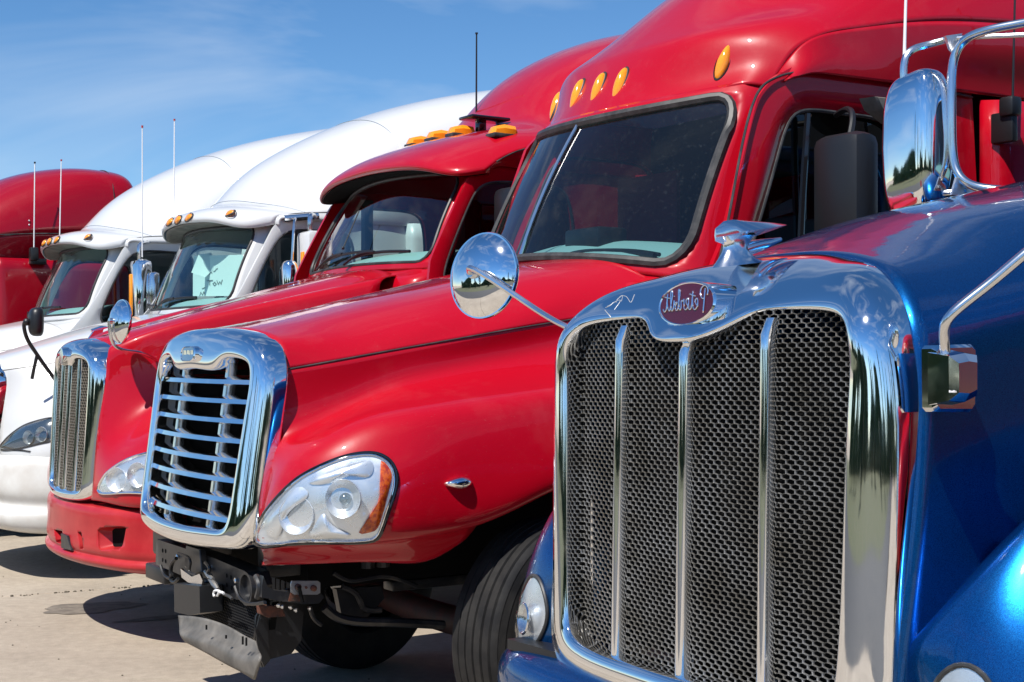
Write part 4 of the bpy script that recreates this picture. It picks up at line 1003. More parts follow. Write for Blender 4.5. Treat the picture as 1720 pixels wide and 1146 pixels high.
MB().tube(Bt.row([(1552, 321, -1.2), (1585, 318, -1.1), (1625, 314, -1.02)]), .013, 8).ball(Bt.at(1556, 321, V=-1.2), .022).build('mirror_stay', 'steel', Bt.root)
for L, v in (([(1590, 54), (1618, 50), (1612, 62), (1602, 82), (1597, 76)], -1.07), ([(1597, 322), (1606, 292), (1618, 304), (1640, 318), (1622, 322)], -1.03)):
    MB().prism(Bt.pts(L, V=v), (0, .012, 0)).build('frame_gusset', 'alloy', Bt.root, True, 30)
aerial(Bt, Bt.at(1523, 100, V=-1.25), Bt.at(1529, -60, V=-1.25), .0075, Bt.root)

# ------------------------------------------------------------------ cabs that the other trucks share
def cab(t, q, body, glass_m, dooro, doorw, vs, roof_rows, lining='trim', dash='dash', seat='seat', wlo=None, lean=.05, sleeper_u=None, end_u=5.2, through=False, thick=.01, fr=(1.09, -.08, 1.06)):
    screen_parts(t, q, body, glass_m, fr, .013)
    interior(t, q, dash, seat, True, not through, 1.2, lining=lining)
    surf('cowl', [[tuple(q.p(s, -.07, 0)+np.array((d, 0, h))) for s in (0, .35, .7, 1.0, 1.12)] for d, h in ((.04, .02), (-.04, -.03), (-.12, -.08), (-.16, -.22))], body, t.root, 3, 4, mirror=True)
    for sg in (1, -1): side_panel(t, dooro, doorw, vs, body, 'glass_clear' if through and sg < 0 else 'glass_side', sgn=sg, lean=lean)
    rf_, D = surf('roof_fairing', roof_rows, body, t.root, 7, 6, mirror=True, thick=thick)
    for sg in (1, -1):
        Gb = []
        for r in roof_rows:
            a = np.array(r[-1]); w1 = min(wlo, a[2]-.01)
            Gb.append([(a[0], sg*a[1], a[2]), (a[0]+.01, sg*(a[1]*.5+(vs-.02)*.5+.01), a[2]*.6+w1*.4), (a[0]+.02, sg*(vs-.01), a[2]*.2+w1*.8), (a[0]+.03, sg*(vs-.02), w1)])
        surf('roof_side', Gb, body, t.root, 6, 4, thick=thick)
        MB().tube([(p_[0], sg*(p_[1]+.006), p_[2]) for p_ in curve([r[-1] for r in roof_rows[2:]], 6)], .005, 6, 1, False, True).build('roof_seam', 'gasket', rf_)
        su = sleeper_u or dooro[-3][0]
        surf('sleeper_side', [[(su, sg*(vs-.05), wlo+.02), (su, sg*(vs-.03), 2.2), (su, sg*(vs-.03), .8)], [(su+.03, sg*(vs+.03), wlo+.02), (su+.03, sg*(vs+.06), 2.2), (su+.03, sg*(vs+.06), .8)], [(su+.15, sg*(vs+.05), wlo+.02), (su+.15, sg*(vs+.09), 2.2), (su+.15, sg*(vs+.09), .8)], [(end_u, sg*(vs+.05), wlo+.02), (end_u, sg*(vs+.09), 2.2), (end_u, sg*(vs+.09), .8)]], body, t.root, 4, 4, thick=.01)
    MB().box((end_u-.03, -vs, .8), (end_u, vs, float(roof_rows[-1][-1][2]))).build('sleeper_back', body, t.root)
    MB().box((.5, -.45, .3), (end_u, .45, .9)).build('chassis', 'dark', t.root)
    wheel(t, (1.45, 1.0, .33), 0, .53, .29, 1); wheel(t, (1.45, -1.0, .33), 0, .53, .29, -1)
    for v in (.95, -.95): MB().lathe([(.3, -.14), (.5, -.14), (.53, -.1), (.53, .1), (.5, .14), (.3, .14)], (end_u+1.2, v, .33), (0, 1, 0), 40).build('rear_wheel', 'rubber', t.root)
    return D
def door_shapes(u, wb, wt, rear):
    o = [(u-.25, 1.75), (u+.02, wb), (u+.10, wb+.12), (u+.42, wt+.02), (u+.55, wt+.10), (u+.75, wt+.14), (rear, wt+.14), (rear, .75), (u-.3, .75)]
    w = [(u+.16, wb-.08), (u+.20, wb+.1), (u+.40, wt-.18), (u+.50, wt-.07), (u+.62, wt-.03), (u+.95, wt-.03), (u+1.12, wt-.06), (u+1.16, wt-.2), (u+1.16, wb), (u+1.08, wb-.14), (u+.6, wb-.16), (u+.22, wb-.15)]
    return o, w

# blue cab behind the hood
qB = Screen((2.80, 2.42), (3.02, 1.0, 2.36), (3.05, 2.98), (3.25, .95, 2.98), .02)
o_, w_ = door_shapes(3.08, 2.36, 2.95, 4.6)
RB = [[tuple(qB.p(s, k, 0)) for s in (0, .3, .6, .85, 1.05)] for k in (1.04, 1.10)] + [[(3.25, 0, 3.16), (3.27, .3, 3.15), (3.32, .6, 3.13), (3.38, .88, 3.09), (3.42, 1.08, 3.04)], [(4.0, 0, 3.22), (4.0, .3, 3.21), (4.0, .6, 3.19), (4.0, .9, 3.15), (4.0, 1.1, 3.08)], [(5.6, 0, 3.26), (5.6, .3, 3.25), (5.6, .6, 3.23), (5.6, .9, 3.19), (5.6, 1.1, 3.1)]]
cab(Bt, qB, 'blue', 'glass_dark', o_, w_, 1.12, RB, wlo=3.0, end_u=5.6)

# ------------------------------------------------------------------ the red truck with the visor
P = Truck('semi_truck', 2.60, -9.55, 'crimson tractor truck with narrow chrome grille, red bumper and overhanging roof visor')
UfP = lambda v, w: -.01+.05*(w-.65)+.055*(v/.48)**2
innP = [(0, 1.545), (.05, 1.548), (.10, 1.575), (.15, 1.590), (.25, 1.59), (.33, 1.575), (.372, 1.545), (.382, 1.49), (.38, 1.35), (.37, 1.0), (.362, .82), (.345, .755), (.29, .735), (.15, .728), (0, .726)]
outP = [(0, 1.725), (.07, 1.723), (.15, 1.715), (.24, 1.70), (.33, 1.672), (.41, 1.63), (.46, 1.575), (.482, 1.50), (.485, 1.36), (.475, 1.0), (.47, .82), (.455, .72), (.38, .675), (.2, .655), (0, .65)]
profP = [(0, .08), (0, .03), (.015, .008), (.06, -.005), (.22, -.014), (.5, -.010), (.76, .010), (.91, .045), (.98, .095), (1.0, .15), (.995, .22)]
_, inP = crown(P, innP, outP, UfP, 'chrome', profP)
hex_mesh(P, inP, lambda v, w: UfP(v, w)+.032, .036, .0185, .74, .008, 'mesh2')
for v in (-.19, 0, .19):
    wt = 1.585 if v else 1.56
    V = []
    for w in np.linspace(.72, wt, 16):
        u = UfP(v, w)+.006
        for dv, du in ((-.011, .028), (-.011, .008), (-.004, 0), (.004, 0), (.011, .008), (.011, .028)): V.append((u+du, v+dv, w))
    raw('grille_bar', V, grid_faces(16, 6, True)+[tuple(range(6)), tuple(15*6+i for i in range(6))], 'chrome', P.root, True, 50)
MB().box((.24, -.42, .68), (.30, .42, 1.66)).build('radiator', 'dark', P.root)
eo = lambda k, d, w=1.605: [np.array((UfP(0, w)-d, k*.045*math.cos(a), w+k*.058*math.sin(a))) for a in np.linspace(0, 2*math.pi, 33)[:-1]]
ep = raw('grille_emblem', eo(1, -.02)+eo(1.05, .02)+eo(1.0, .045)+eo(.9, .046), grid_faces(4, 32, True), 'chrome', P.root, True, 40)
raw('emblem_badge', eo(.92, .045)+eo(.02, .048), grid_faces(2, 32, True), 'chrome_dull', ep, True)
tP = [[(.20, 0, 1.722), (.205, .2, 1.712), (.225, .35, 1.68)], [(.55, 0, 1.81), (.56, .24, 1.80), (.58, .42, 1.76)], [(1.0, 0, 1.94), (1.01, .30, 1.93), (1.03, .52, 1.885)], [(1.5, 0, 2.08), (1.51, .38, 2.07), (1.53, .62, 2.02)], [(2.05, 0, 2.23), (2.06, .46, 2.22), (2.10, .74, 2.17)]]
sP = [[(183, 588, .465), (179, 624, .478), (173, 670, .475), (166, 713, .47), (160, 770, .465), (154, 838, .46)],
      [(232, 566, .55), (236, 610, .575), (230, 670, .60), (205, 732, .64), (190, 780, .70), (180, 842, .68)],
      [(330, 538, .64), (335, 585, .67), (332, 640, .70), (300, 690, .95), (275, 750, 1.08), (262, 848, 1.08)],
      [(460, 510, .75), (465, 560, .78), (460, 610, .82), (440, 650, 1.05), (420, 710, 1.18), (400, 800, 1.2)],
      [(640, 474, .90), (640, 520, .93), (640, 560, .95), (630, 610, 1.08), (620, 660, 1.2), (610, 760, 1.22)]]
GP = [P.row(r) for r in sP]
for r in GP: r.append(r[-1]+np.array((.02, -.1, .0)))
_, DP = surf('hood', [a+b_ for a, b_ in zip(tP, GP)], 'red2', P.root, 10, 7, mirror=True, thick=.008)
P.skin(DP)
HP = [(168, 824), (171, 812), (180, 798), (194, 786), (212, 775), (235, 766), (262, 760), (285, 762), (290, 780), (286, 810), (280, 826), (240, 828), (200, 828), (172, 828)]
hp = P.fan('headlight', HP, lambda k, i: .006, 'reflector', P.root)
bead(P, resample(curve(shrink(HP, 1.01), 8, True), 80), .009, .010, 'headlight_trim', 'chrome', hp)
for x, y in ((200, 806), (236, 798)):
    bowl(P, x, y, .075, 'reflector', hp, 'lamp_bowl', .04, .03, (-.8, .55, .05))
P.fan('turn_signal', [(240, 826), (243, 815), (255, 805), (275, 815), (278, 825)], lambda k, i: .012, 'amber_deep', hp, 4, 30)
P.fan('headlight_lens', shrink(HP, .985), lambda k, i: .012+.045*(1-k**2.4), 'lens', hp, 10, 80)
# bumper with its openings
def bumper(t, name, m, prof, half, uf, n=33):
    G = []
    for v in np.linspace(-half, half, n): G.append([(uf(v)+du, v*dk, w) for du, dk, w in prof])
    return surf(name, G, m, t.root, 2, 5, thick=.012)
ub = lambda v: .0+.135*(v/.8)**2+.14*(max(0, abs(v)-.75)/.4)**2.2
bm_, bD = bumper(P, 'bumper', 'red_matt', [(.25, .98, .655), (.04, 1, .655), (.0, 1, .64), (-.01, 1, .56), (-.01, 1, .45), (-.012, 1, .375), (.0, 1, .345), (-.022, 1, .325), (-.02, 1, .30), (.06, .98, .265), (.25, .95, .235)], 1.15, ub)
P.skin(bD)
def cut(t, L, depth, name, parent, inner, m_wall):
    """an opening cut through the bumper, with sloping walls and a dark back"""
    A = resample(np.array(L, float), 36); c = A.mean(0)
    E = np.array([t.hit(*q)[0] for q in A]); f0 = E+np.array((-.05, 0, 0)); f1 = E+np.array((.06, 0, 0))
    k = MB().add(np.concatenate([f0, f1]), grid_faces(2, 36, True)+[tuple(range(36)), tuple(36+i for i in range(36))]).build('cutter', m_wall, t.root, False, None)
    md = parent.modifiers.new('opening', 'BOOLEAN'); md.operation = 'DIFFERENCE'; md.object = k; md.solver = 'EXACT'
    bpy.context.view_layer.update()
    me = bpy.data.meshes.new_from_object(parent.evaluated_get(bpy.context.evaluated_depsgraph_get()))
    parent.modifiers.clear(); parent.data = me
    bpy.data.objects.remove(k)
    ec = E.mean(0); back = ec+(E-ec)*.82+np.array((depth, 0, .0))
    V = np.concatenate([E+np.array((.003, 0, 0)), ec+(E-ec)*.97+np.array((.02, 0, 0)), back])
    o = raw(name, V, grid_faces(3, 36, True), m_wall, parent, True, 40)
    raw(inner, np.concatenate([back, [back.mean(0)]]), [(i, (i+1) % 36, 36) for i in range(36)], 'dark', parent, False)
cut(P, [(166, 891), (170, 886), (205, 884), (214, 886), (208, 916), (202, 923), (170, 924), (167, 920)], .07, 'fog_lamp_frame', bm_, 'fog_lamp_opening', 'red_matt')
cut(P, [(132, 894), (138, 894), (142, 921), (137, 923)], .05, 'slot_frame', bm_, 'bumper_slot', 'red_matt')
cut(P, [(92, 889), (106, 892), (109, 914), (97, 911)], .06, 'step_frame', bm_, 'step_opening', 'red_matt')
p1 = [P.hit(x, y)[0]+P.hit(x, y)[1]*.012 for x, y in [(109, 896), (119, 900), (126, 923), (109, 922)]]
MB().prism(p1, (-.015, 0, 0), .003).build('step_plate', 'frame', bm_, True, 30)
MB().box((.17, -.80, .645), (.4, .80, .70)).build('bumper_gap_shade', 'dark', P.root)  # near-black block painting the shade between hood and bumper
# round mirror on the near fender
pm = P.at(202, 541, V=.76)
round_mirror(P, pm, (-.99, .12, .08), .135, [pm+np.array((-.03, -.0, -.15)), P.at(232, 592, V=.72), P.at(262, 605, V=.62)])
# ornament
on = MB()
on.prism(P.pts([(146, 570), (156, 556), (172, 553), (168, 566)], V=.0), (0, .03, 0)).tube(P.pts([(153, 556), (170, 551), (182, 550)], V=.015), [.012, .014, .004], 8)
on.build('hood_ornament', 'chrome', P.root, True, 40)
qP = Screen((2.10, 2.27), (2.23, .985, 2.25), (2.42, 2.93), (2.56, .90, 2.89), .03)
oP = [(2.10, 1.85), (2.16, 2.26), (2.24, 2.42), (2.46, 2.83), (2.58, 2.92), (2.8, 2.96), (3.9, 2.96), (3.9, .75), (2.0, .75)]
wP = [(2.26, 2.10), (2.30, 2.28), (2.46, 2.62), (2.56, 2.77), (2.68, 2.82), (3.0, 2.83), (3.26, 2.80), (3.33, 2.68), (3.33, 2.12), (3.24, 1.98), (2.7, 1.96), (2.32, 1.99)]
RP = [[(2.25, 0, 2.958), (2.255, .42, 2.945), (2.29, .80, 2.905), (2.38, 1.06, 2.850), (2.60, 1.15, 2.875)],
      [(2.235, 0, 2.985), (2.24, .42, 2.97), (2.275, .80, 2.93), (2.38, 1.075, 2.872), (2.60, 1.16, 2.90)],
      [(2.30, 0, 3.06), (2.31, .42, 3.05), (2.36, .80, 3.015), (2.46, 1.05, 2.955), (2.66, 1.15, 2.955)],
      [(2.52, 0, 3.17), (2.535, .42, 3.165), (2.59, .79, 3.135), (2.70, 1.03, 3.08), (2.83, 1.14, 3.04)],
      [(2.85, 0, 3.27), (2.86, .43, 3.262), (2.90, .80, 3.235), (2.99, 1.04, 3.17), (3.08, 1.15, 3.10)],
      [(3.14, 0, 3.34), (3.15, .43, 3.335), (3.19, .80, 3.30), (3.27, 1.04, 3.22), (3.36, 1.155, 3.12)],
      [(3.32, 0, 3.52), (3.34, .40, 3.505), (3.39, .74, 3.44), (3.50, .98, 3.33), (3.60, 1.14, 3.16)],
      [(3.62, 0, 3.84), (3.64, .40, 3.82), (3.69, .74, 3.73), (3.78, 1.0, 3.54), (3.86, 1.15, 3.22)],
      [(4.25, 0, 4.18), (4.26, .42, 4.15), (4.29, .78, 4.04), (4.33, 1.05, 3.78), (4.38, 1.17, 3.35)],
      [(5.3, 0, 4.38), (5.3, .44, 4.35), (5.3, .82, 4.24), (5.3, 1.08, 3.95), (5.3, 1.19, 3.4)]]
DPr = cab(P, qP, 'red2', 'glass', oP, wP, 1.13, RP, wlo=2.93, end_u=5.3, through=True, fr=(1.10, -.08, 1.06))
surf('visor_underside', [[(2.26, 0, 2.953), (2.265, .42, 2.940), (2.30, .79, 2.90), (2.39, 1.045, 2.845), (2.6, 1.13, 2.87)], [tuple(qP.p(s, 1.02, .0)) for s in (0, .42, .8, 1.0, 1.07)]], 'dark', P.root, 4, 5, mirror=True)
P.skin(DPr)
def box_lamp(t, p, L, w, h, m='amber', yaw=0.0):
    p = np.array(p); V = []
    for i, (u, k, hh) in enumerate(((-.5, .5, .25), (-.42, .85, .75), (-.1, 1, 1), (.35, .95, .9), (.5, .7, .3))):
        for v, z in ((-.5, 0), (-.5, .55), (-.3, .95), (.3, .95), (.5, .55), (.5, 0)): V.append(p+np.array((u*L+z*hh*h*.2, v*w*k, z*hh*h)))
    o = raw('marker_light', V, grid_faces(5, 6, True)+[tuple(range(6)), tuple(24+i for i in range(6))], m, t.root, True, 40)
    MB().box(p+np.array((-.52*L, -.52*w, -.03)), p+np.array((.55*L, .52*w, .004)), .01).build('lamp_base', 'gasket', o)
    return o
for v in (-.30, 0.02, .34, .92, -.92):
    loc, nr, _, _ = P.bvh.ray_cast(Vector((2.86, v, 5)), Vector((0, 0, -1)))
    box_lamp(P, loc, .21, .12, .072)
wl_ = P.bvh.ray_cast(Vector((2.98, .40, 5)), Vector((0, 0, -1)))[0]
MB().box(np.array(wl_)+np.array((-.12, -.10, .09)), np.array(wl_)+np.array((.22, .10, .115)), .01).box(np.array(wl_)+np.array((-.02, -.03, -.02)), np.array(wl_)+np.array((.05, .03, .1)), .01).build('roof_aerial_plate', 'gloss_black', P.root)
aerial(P, P.at(800, 195, V=-.3), P.at(800.5, 55, V=-.3), .008, P.root, 'black', 'black')
wiper(P, qP, -.55, .35, .12, P.root); wiper(P, qP, .0, .8, .10, P.root)
MB().box((2.755, -1.12, 1.9), (2.835, -1.04, 2.9), .01).build('window_pillar', 'trim', P.root)
MB().box((2.56, 1.25, 2.15), (2.68, 1.50, 2.75), .05).build('side_mirror', 'black', P.root)
MB().tube([(2.02, .06, 2.40), (2.15, .06, 2.68)], .005, 5).ball((2.02, .06, 2.40), .012, 8, 6).build('hanging_cord', 'black', P.root)

# ------------------------------------------------------------------ white trucks and the far red one
HLW_SHIFT, lamp_parts = {-15.75: 1}, []
def white_truck(u0, v0, label, mirror):
    t = Truck('semi_truck', u0, v0, label)
    Uf = lambda v, w: -.10+.05*(w-.9)+.05*(v/.5)**2
    inn = [(0, 1.50), (.2, 1.50), (.33, 1.48), (.385, 1.42), (.385, 1.2), (.36, 1.0), (.32, .92), (.18, .90), (0, .90)]
    out = [(0, 1.585), (.22, 1.58), (.39, 1.55), (.47, 1.47), (.48, 1.2), (.44, .93), (.38, .85), (.2, .83), (0, .83)]
    crown(t, inn, out, Uf, 'chrome', [(0, .08), (0, .02), (.06, 0), (.3, -.01), (.7, 0), (.92, .03), (1, .08), (.99, .14)])
    for w in np.linspace(.97, 1.43, 6):
        V = []
        for v in np.linspace(-.385, .385, 13):
            for du, dw in ((.03, -.014), (.02, 0), (.03, .014), (.08, .01), (.08, -.01)): V.append((Uf(v, w)+du, v, w+dw))
        raw('grille_bar', V, grid_faces(13, 5, True), 'chrome', t.root, True, 40)
    MB().box((.14, -.38, .88), (.18, .38, 1.5)).build('radiator', 'dark', t.root)
    tp = [[(.04, 0, 1.59), (.045, .2, 1.583), (.06, .38, 1.555)], [(.45, 0, 1.72), (.46, .27, 1.71), (.48, .50, 1.67)], [(.95, 0, 1.87), (.97, .38, 1.86), (1.02, .68, 1.80)], [(1.45, 0, 1.985), (1.48, .48, 1.97), (1.58, .84, 1.92)]]
    sd = [[(.075, .455, 1.49), (.075, .468, 1.25), (.065, .465, 1.05), (.05, .47, .90), (.05, .50, .80)],
          [(.50, .64, 1.56), (.40, .74, 1.36), (.30, .82, 1.16), (.23, .85, .98), (.20, .86, .80)],
          [(1.08, .84, 1.67), (.90, .92, 1.46), (.70, 1.02, 1.28), (.48, 1.06, 1.04), (.42, 1.08, .80)],
          [(1.40, .93, 1.72), (1.35, 1.0, 1.48), (1.20, 1.12, 1.30), (1.0, 1.18, 1.10), (.92, 1.20, .86)],
          [(1.72, 1.0, 1.76), (1.74, 1.06, 1.5), (1.76, 1.14, 1.30), (1.78, 1.2, 1.1), (1.8, 1.22, .85)]]
    tp.insert(3, [(1.2, 0, 1.93), (1.22, .43, 1.92), (1.30, .76, 1.87)])
    for r in sd: r.append(tuple(np.array(r[-1])+np.array((.02, -.1, 0))))
    _, D = surf('hood', [a+b_ for a, b_ in zip(tp, sd)], 'white', t.root, 9, 7, mirror=True, thick=.008)
    for sg in (1, -1):
        MB().tube([(p[0], sg*(p[1]+.003), p[2]) for p in curve([r[0] for r in sd], 8)], .005, 6, 1, False, True).build('hood_seam', 'gasket', t.root)
    t.skin(D)
    HLw = [(0, 754), (6, 744), (15, 734), (38, 717), (58, 709), (84, 703), (96, 705), (98, 722), (92, 738), (76, 744), (58, 748), (19, 756)]
    dx_ = HLW_SHIFT.get(v0, None)
    if dx_ is None:
        HLW_SHIFT[v0] = 1
        h = t.fan('headlight', HLw, lambda k, i: .006, 'lamp_grey', t.root, 6, 60)
        ps = [h, bead(t, resample(curve(HLw, 8, True), 64), .008, .007, 'headlight_bezel', 'gasket', h)]
        for x, y, r in ((52, 735, .055), (74, 730, .06)):
            bowl(t, x, y, r, 'reflector', h, 'lamp_bowl', .04, .03, (-.8, .5, .05)); ps.append(h.children[-1])
        ps.append(t.fan('headlight_lens', shrink(HLw, .985), lambda k, i: .012+.035*(1-k**2.4), 'lens_hazy', h, 8, 60))
        lamp_parts.append((h, ps[1:]))
        h2 = link(h.copy(), t.root); h2.scale = (1, -1, 1)
        for q_ in ps[1:]: link(q_.copy(), h2)
    else:
        for sgy in (1, -1):
            h2 = link(lamp_parts[0][0].copy(), t.root); h2.scale = (1, sgy, 1)
            for q_ in lamp_parts[0][1]: link(q_.copy(), h2)
    ubw = lambda v: -.06+.14*(v/.9)**2+.30*(max(0, abs(v)-.75)/.45)**2
    b, bD_ = bumper(t, 'bumper', 'white2', [(.3, .98, .80), (.05, 1, .79), (.0, 1, .76), (-.02, 1, .66), (-.01, 1, .50), (.03, .995, .42), (.0, .99, .37), (-.03, .985, .33), (.0, .98, .24), (.1, .97, .19), (.3, .93, .17)], 1.17, ubw)
    MB().box((.25, -.7, .77), (.6, .7, .84)).build('bumper_gap_shade', 'dark', t.root)  # shade of the gap over the bumper, made as a dark block
    t.skin(bD_)
    q = Screen((1.60, 2.03), (1.84, 1.0, 2.05), (1.93, 2.76), (2.14, .93, 2.74), .03)
    o, w = door_shapes(1.80, 2.07, 2.74, 3.5)
    RW = [[(1.755, 0, 2.815), (1.775, .38, 2.805), (1.84, .70, 2.775), (1.98, .96, 2.72), (2.22, 1.07, 2.755)],
          [(1.735, 0, 2.835), (1.755, .38, 2.825), (1.825, .71, 2.80), (1.975, .975, 2.745), (2.22, 1.08, 2.78)],
          [(1.79, 0, 2.905), (1.81, .38, 2.90), (1.88, .71, 2.875), (2.02, .97, 2.83), (2.24, 1.08, 2.82)],
          [(2.06, 0, 2.975), (2.08, .38, 2.965), (2.14, .68, 2.94), (2.26, .92, 2.90), (2.38, 1.08, 2.85)],
          [(2.14, 0, 3.03), (2.17, .36, 3.01), (2.24, .64, 2.97), (2.38, .88, 2.925), (2.5, 1.08, 2.865)],
          [(2.33, 0, 3.24), (2.36, .36, 3.21), (2.44, .62, 3.14), (2.58, .86, 3.02), (2.7, 1.08, 2.88)],
          [(2.66, 0, 3.50), (2.69, .36, 3.47), (2.77, .66, 3.38), (2.9, .92, 3.20), (3.0, 1.10, 2.92)],
          [(3.4, 0, 3.88), (3.42, .40, 3.85), (3.46, .74, 3.74), (3.52, 1.0, 3.48), (3.58, 1.13, 3.02)],
          [(4.3, 0, 4.18), (4.3, .44, 4.15), (4.32, .80, 4.02), (4.34, 1.06, 3.70), (4.36, 1.16, 3.1)],
          [(5.4, 0, 4.42), (5.4, .46, 4.38), (5.4, .84, 4.24), (5.4, 1.08, 3.90), (5.4, 1.18, 3.2)]]
    DR = cab(t, q, 'white', 'glass', o, w, 1.12, RW, wlo=2.80, end_u=5.4, through=True, lining='pale_trim')
    surf('visor_underside', [[(1.77, 0, 2.812), (1.79, .38, 2.802), (1.855, .69, 2.772), (1.99, .94, 2.718), (2.2, 1.05, 2.74)], [tuple(q.p(s, 1.02, .0)) for s in (0, .42, .8, 1.0, 1.07)]], 'grey_plastic', t.root, 4, 5, mirror=True)
    for k_, r_ in ((7, RW[7]), (4, RW[4])):
        MB().tube([(p_[0], p_[1], p_[2]+.006) for p_ in curve([(a_, -b_, c_) for a_, b_, c_ in r_[::-1]]+[tuple(x_) for x_ in r_[1:]], 6)], .004, 6, 1, False, True).build('roof_seam', 'lamp_grey', t.root)
    t.skin(DR)
    for v in (-.82, -.25, 0, .25, .82):
        loc, nr, _, _ = t.bvh.ray_cast(Vector((1.2, v, 2.862)), Vector((1, 0, -.02)))
        if loc is None: continue
        if nr.x > 0: nr = -nr
        marker(t, np.array(loc)+np.array(nr)*.006, (0, 1, 0), nr, .16, .085, .03, t.root)
    MB().tube([q.p(0, 1.0, .06), q.p(0, .995, .06)], .004, 5).build('visor_bracket', 'black', t.root)
    wiper(t, q, -.75, -.2, .04, t.root); wiper(t, q, -.1, .6, .10, t.root)
    # mirrors of the near side, and the small round-cornered one on the hood
    if mirror == 'chrome':
        m0 = MB().box((2.20, 1.22, 1.93), (2.38, 1.52, 2.60), .06).build('side_mirror', 'chrome', t.root)
        MB().box((2.185, 1.30, 2.02), (2.21, 1.36, 2.45), .01).build('side_marker', 'amber', m0)
        MB().tube([(2.28, 1.36, 2.58), (2.28, 1.36, 2.74), (2.38, 1.25, 2.79), (2.46, 1.1, 2.80)], .02, 8).build('mirror_arm', 'steel', m0)
        MB().box((2.32, 1.45, 2.04), (2.42, 1.62, 2.47), .05).build('mirror_shell', 'chrome_dull', m0)
    else:
        m0 = MB().box((2.34, 1.22, 2.16), (2.50, 1.50, 2.68), .05).build('side_mirror', 'white', t.root)
        MB().box((2.325, 1.36, 2.22), (2.35, 1.42, 2.50), .01).build('side_marker', 'amber', m0)
        MB().tube([(2.42, 1.36, 2.66), (2.42, 1.36, 2.80), (2.5, 1.25, 2.83), (2.6, 1.1, 2.83)], .022, 8).build('mirror_arm', 'steel', m0)
        V = []
        for i in range(13):
            ph = -math.pi/2+math.pi*i/12
            for k in range(24):
                th = 2*math.pi*k/24; f = lambda c_, e: math.copysign(abs(c_)**e, c_)
                V.append((2.24+.07*f(math.cos(ph), .6)*math.cos(th), 1.32+.10*f(math.cos(ph), .6)*f(math.sin(th), .6), 2.26+.17*f(math.sin(ph), .6)))
        m1 = raw('convex_mirror', V, grid_faces(13, 24, True), 'chrome', t.root)
        MB().tube([(2.26, 1.34, 2.42), (2.27, 1.34, 2.6), (2.3, 1.3, 2.76), (2.4, 1.12, 2.80)], .012, 8).build('mirror_arm', 'steel', m1)
        for p0, p1_ in (((2.28, 1.12, 2.80), (2.60, 1.13, 2.84)),): MB().tube([p0, p1_], .03, 10).build('mirror_bracket', 'chrome', t.root)
    return t, q
W = white_truck(2.75, -12.62, 'white tractor truck with black hood mirror and handwritten paper behind its windscreen', 'white')
X = white_truck(2.42, -15.75, 'white tractor truck with tall chrome side mirror, parked beside the dark red sleeper', 'chrome')
Wt, qW = W; Xt, qX = X
# hood mirror of the nearer white truck
V = []
c_ = Wt.at(63, 541, V=1.02)
for i in range(13):
    ph = -math.pi/2+math.pi*i/12
    for k in range(24):
        th = 2*math.pi*k/24; f = lambda a, e: math.copysign(abs(a)**e, a)
        V.append(c_+np.array((.055*f(math.cos(ph), .6)*math.cos(th)-.012*math.cos(ph), .085*f(math.cos(ph), .6)*f(math.sin(th), .6), .115*f(math.sin(ph), .6))))
hm = raw('hood_mirror', V, grid_faces(13, 24, True), 'black', Wt.root)
MB().tube(Wt.row([(50, 541, 1.02), (42, 541, 1.0), (43, 562, .98), (55, 585, .93), (75, 614, .86), (98, 645, .80)]), .016, 8).tube(Wt.row([(62, 598, .90), (57, 620, .87), (54, 636, .84)]), .014, 8).ball(Wt.at(45, 541, V=1.01), .030).build('mirror_arm', 'black', hm)
for tr_, L in ((Wt, [((292, 375), (293, 200), -1.35)]), (Xt, [((239, 432), (239, 211), 1.4), ((100, 410), (103, 268), -1.3)])):
    for a, b_, v in L: aerial(tr_, tr_.at(*a, V=v), tr_.at(*b_, V=v), .007, tr_.root)
# cord and the handwritten sheet inside the windscreen
pr = tag(MB().prism(Wt.row([(322, 458, .05), (334, 428, .05), (355, 425, .12), (362, 450, .16), (345, 466, .12)])+[], (-.004, 0, 0)).build('paper_sheet', 'paper', None, False), 'folded white paper standing behind the white truck windscreen', 'paper')
pr.parent = None
pr.location = Wt.root.location; pr.rotation_euler = Wt.root.rotation_euler
ink = []
def wp(x, y): return Wt.at(x, y, U=1.985)
sh = tag(MB().prism([wp(324, 463), wp(326, 430), wp(410, 428), wp(408, 497), wp(324, 498)], (.004, 0, 0)).build('paper_sheet', 'paper', None, False), 'large white paper lettered ToW behind the white truck windscreen', 'paper')
sh.location = Wt.root.location; sh.rotation_euler = Wt.root.rotation_euler
words_ = [[(348, 472), (358, 471)], [(353, 471), (353, 480)], [(361, 474), (358, 477), (361, 480), (364, 477), (361, 474)], [(365, 471), (367, 478), (370, 473), (372, 478), (374, 470)],
          [(348, 461), (351, 459), (352, 461), (355, 457), (357, 459)], [(359, 456), (362, 455), (364, 452), (366, 451)], [(340, 485), (345, 483)], [(336, 497), (338, 491), (341, 496), (343, 490), (345, 496)]]
ik = MB()
for L in words_: ik.tube([wp(x, y)+np.array((-.004, 0, 0)) for x, y in L], .0026, 5, 3, False, True)
ik.build('handwriting', 'ink', sh, False, None)

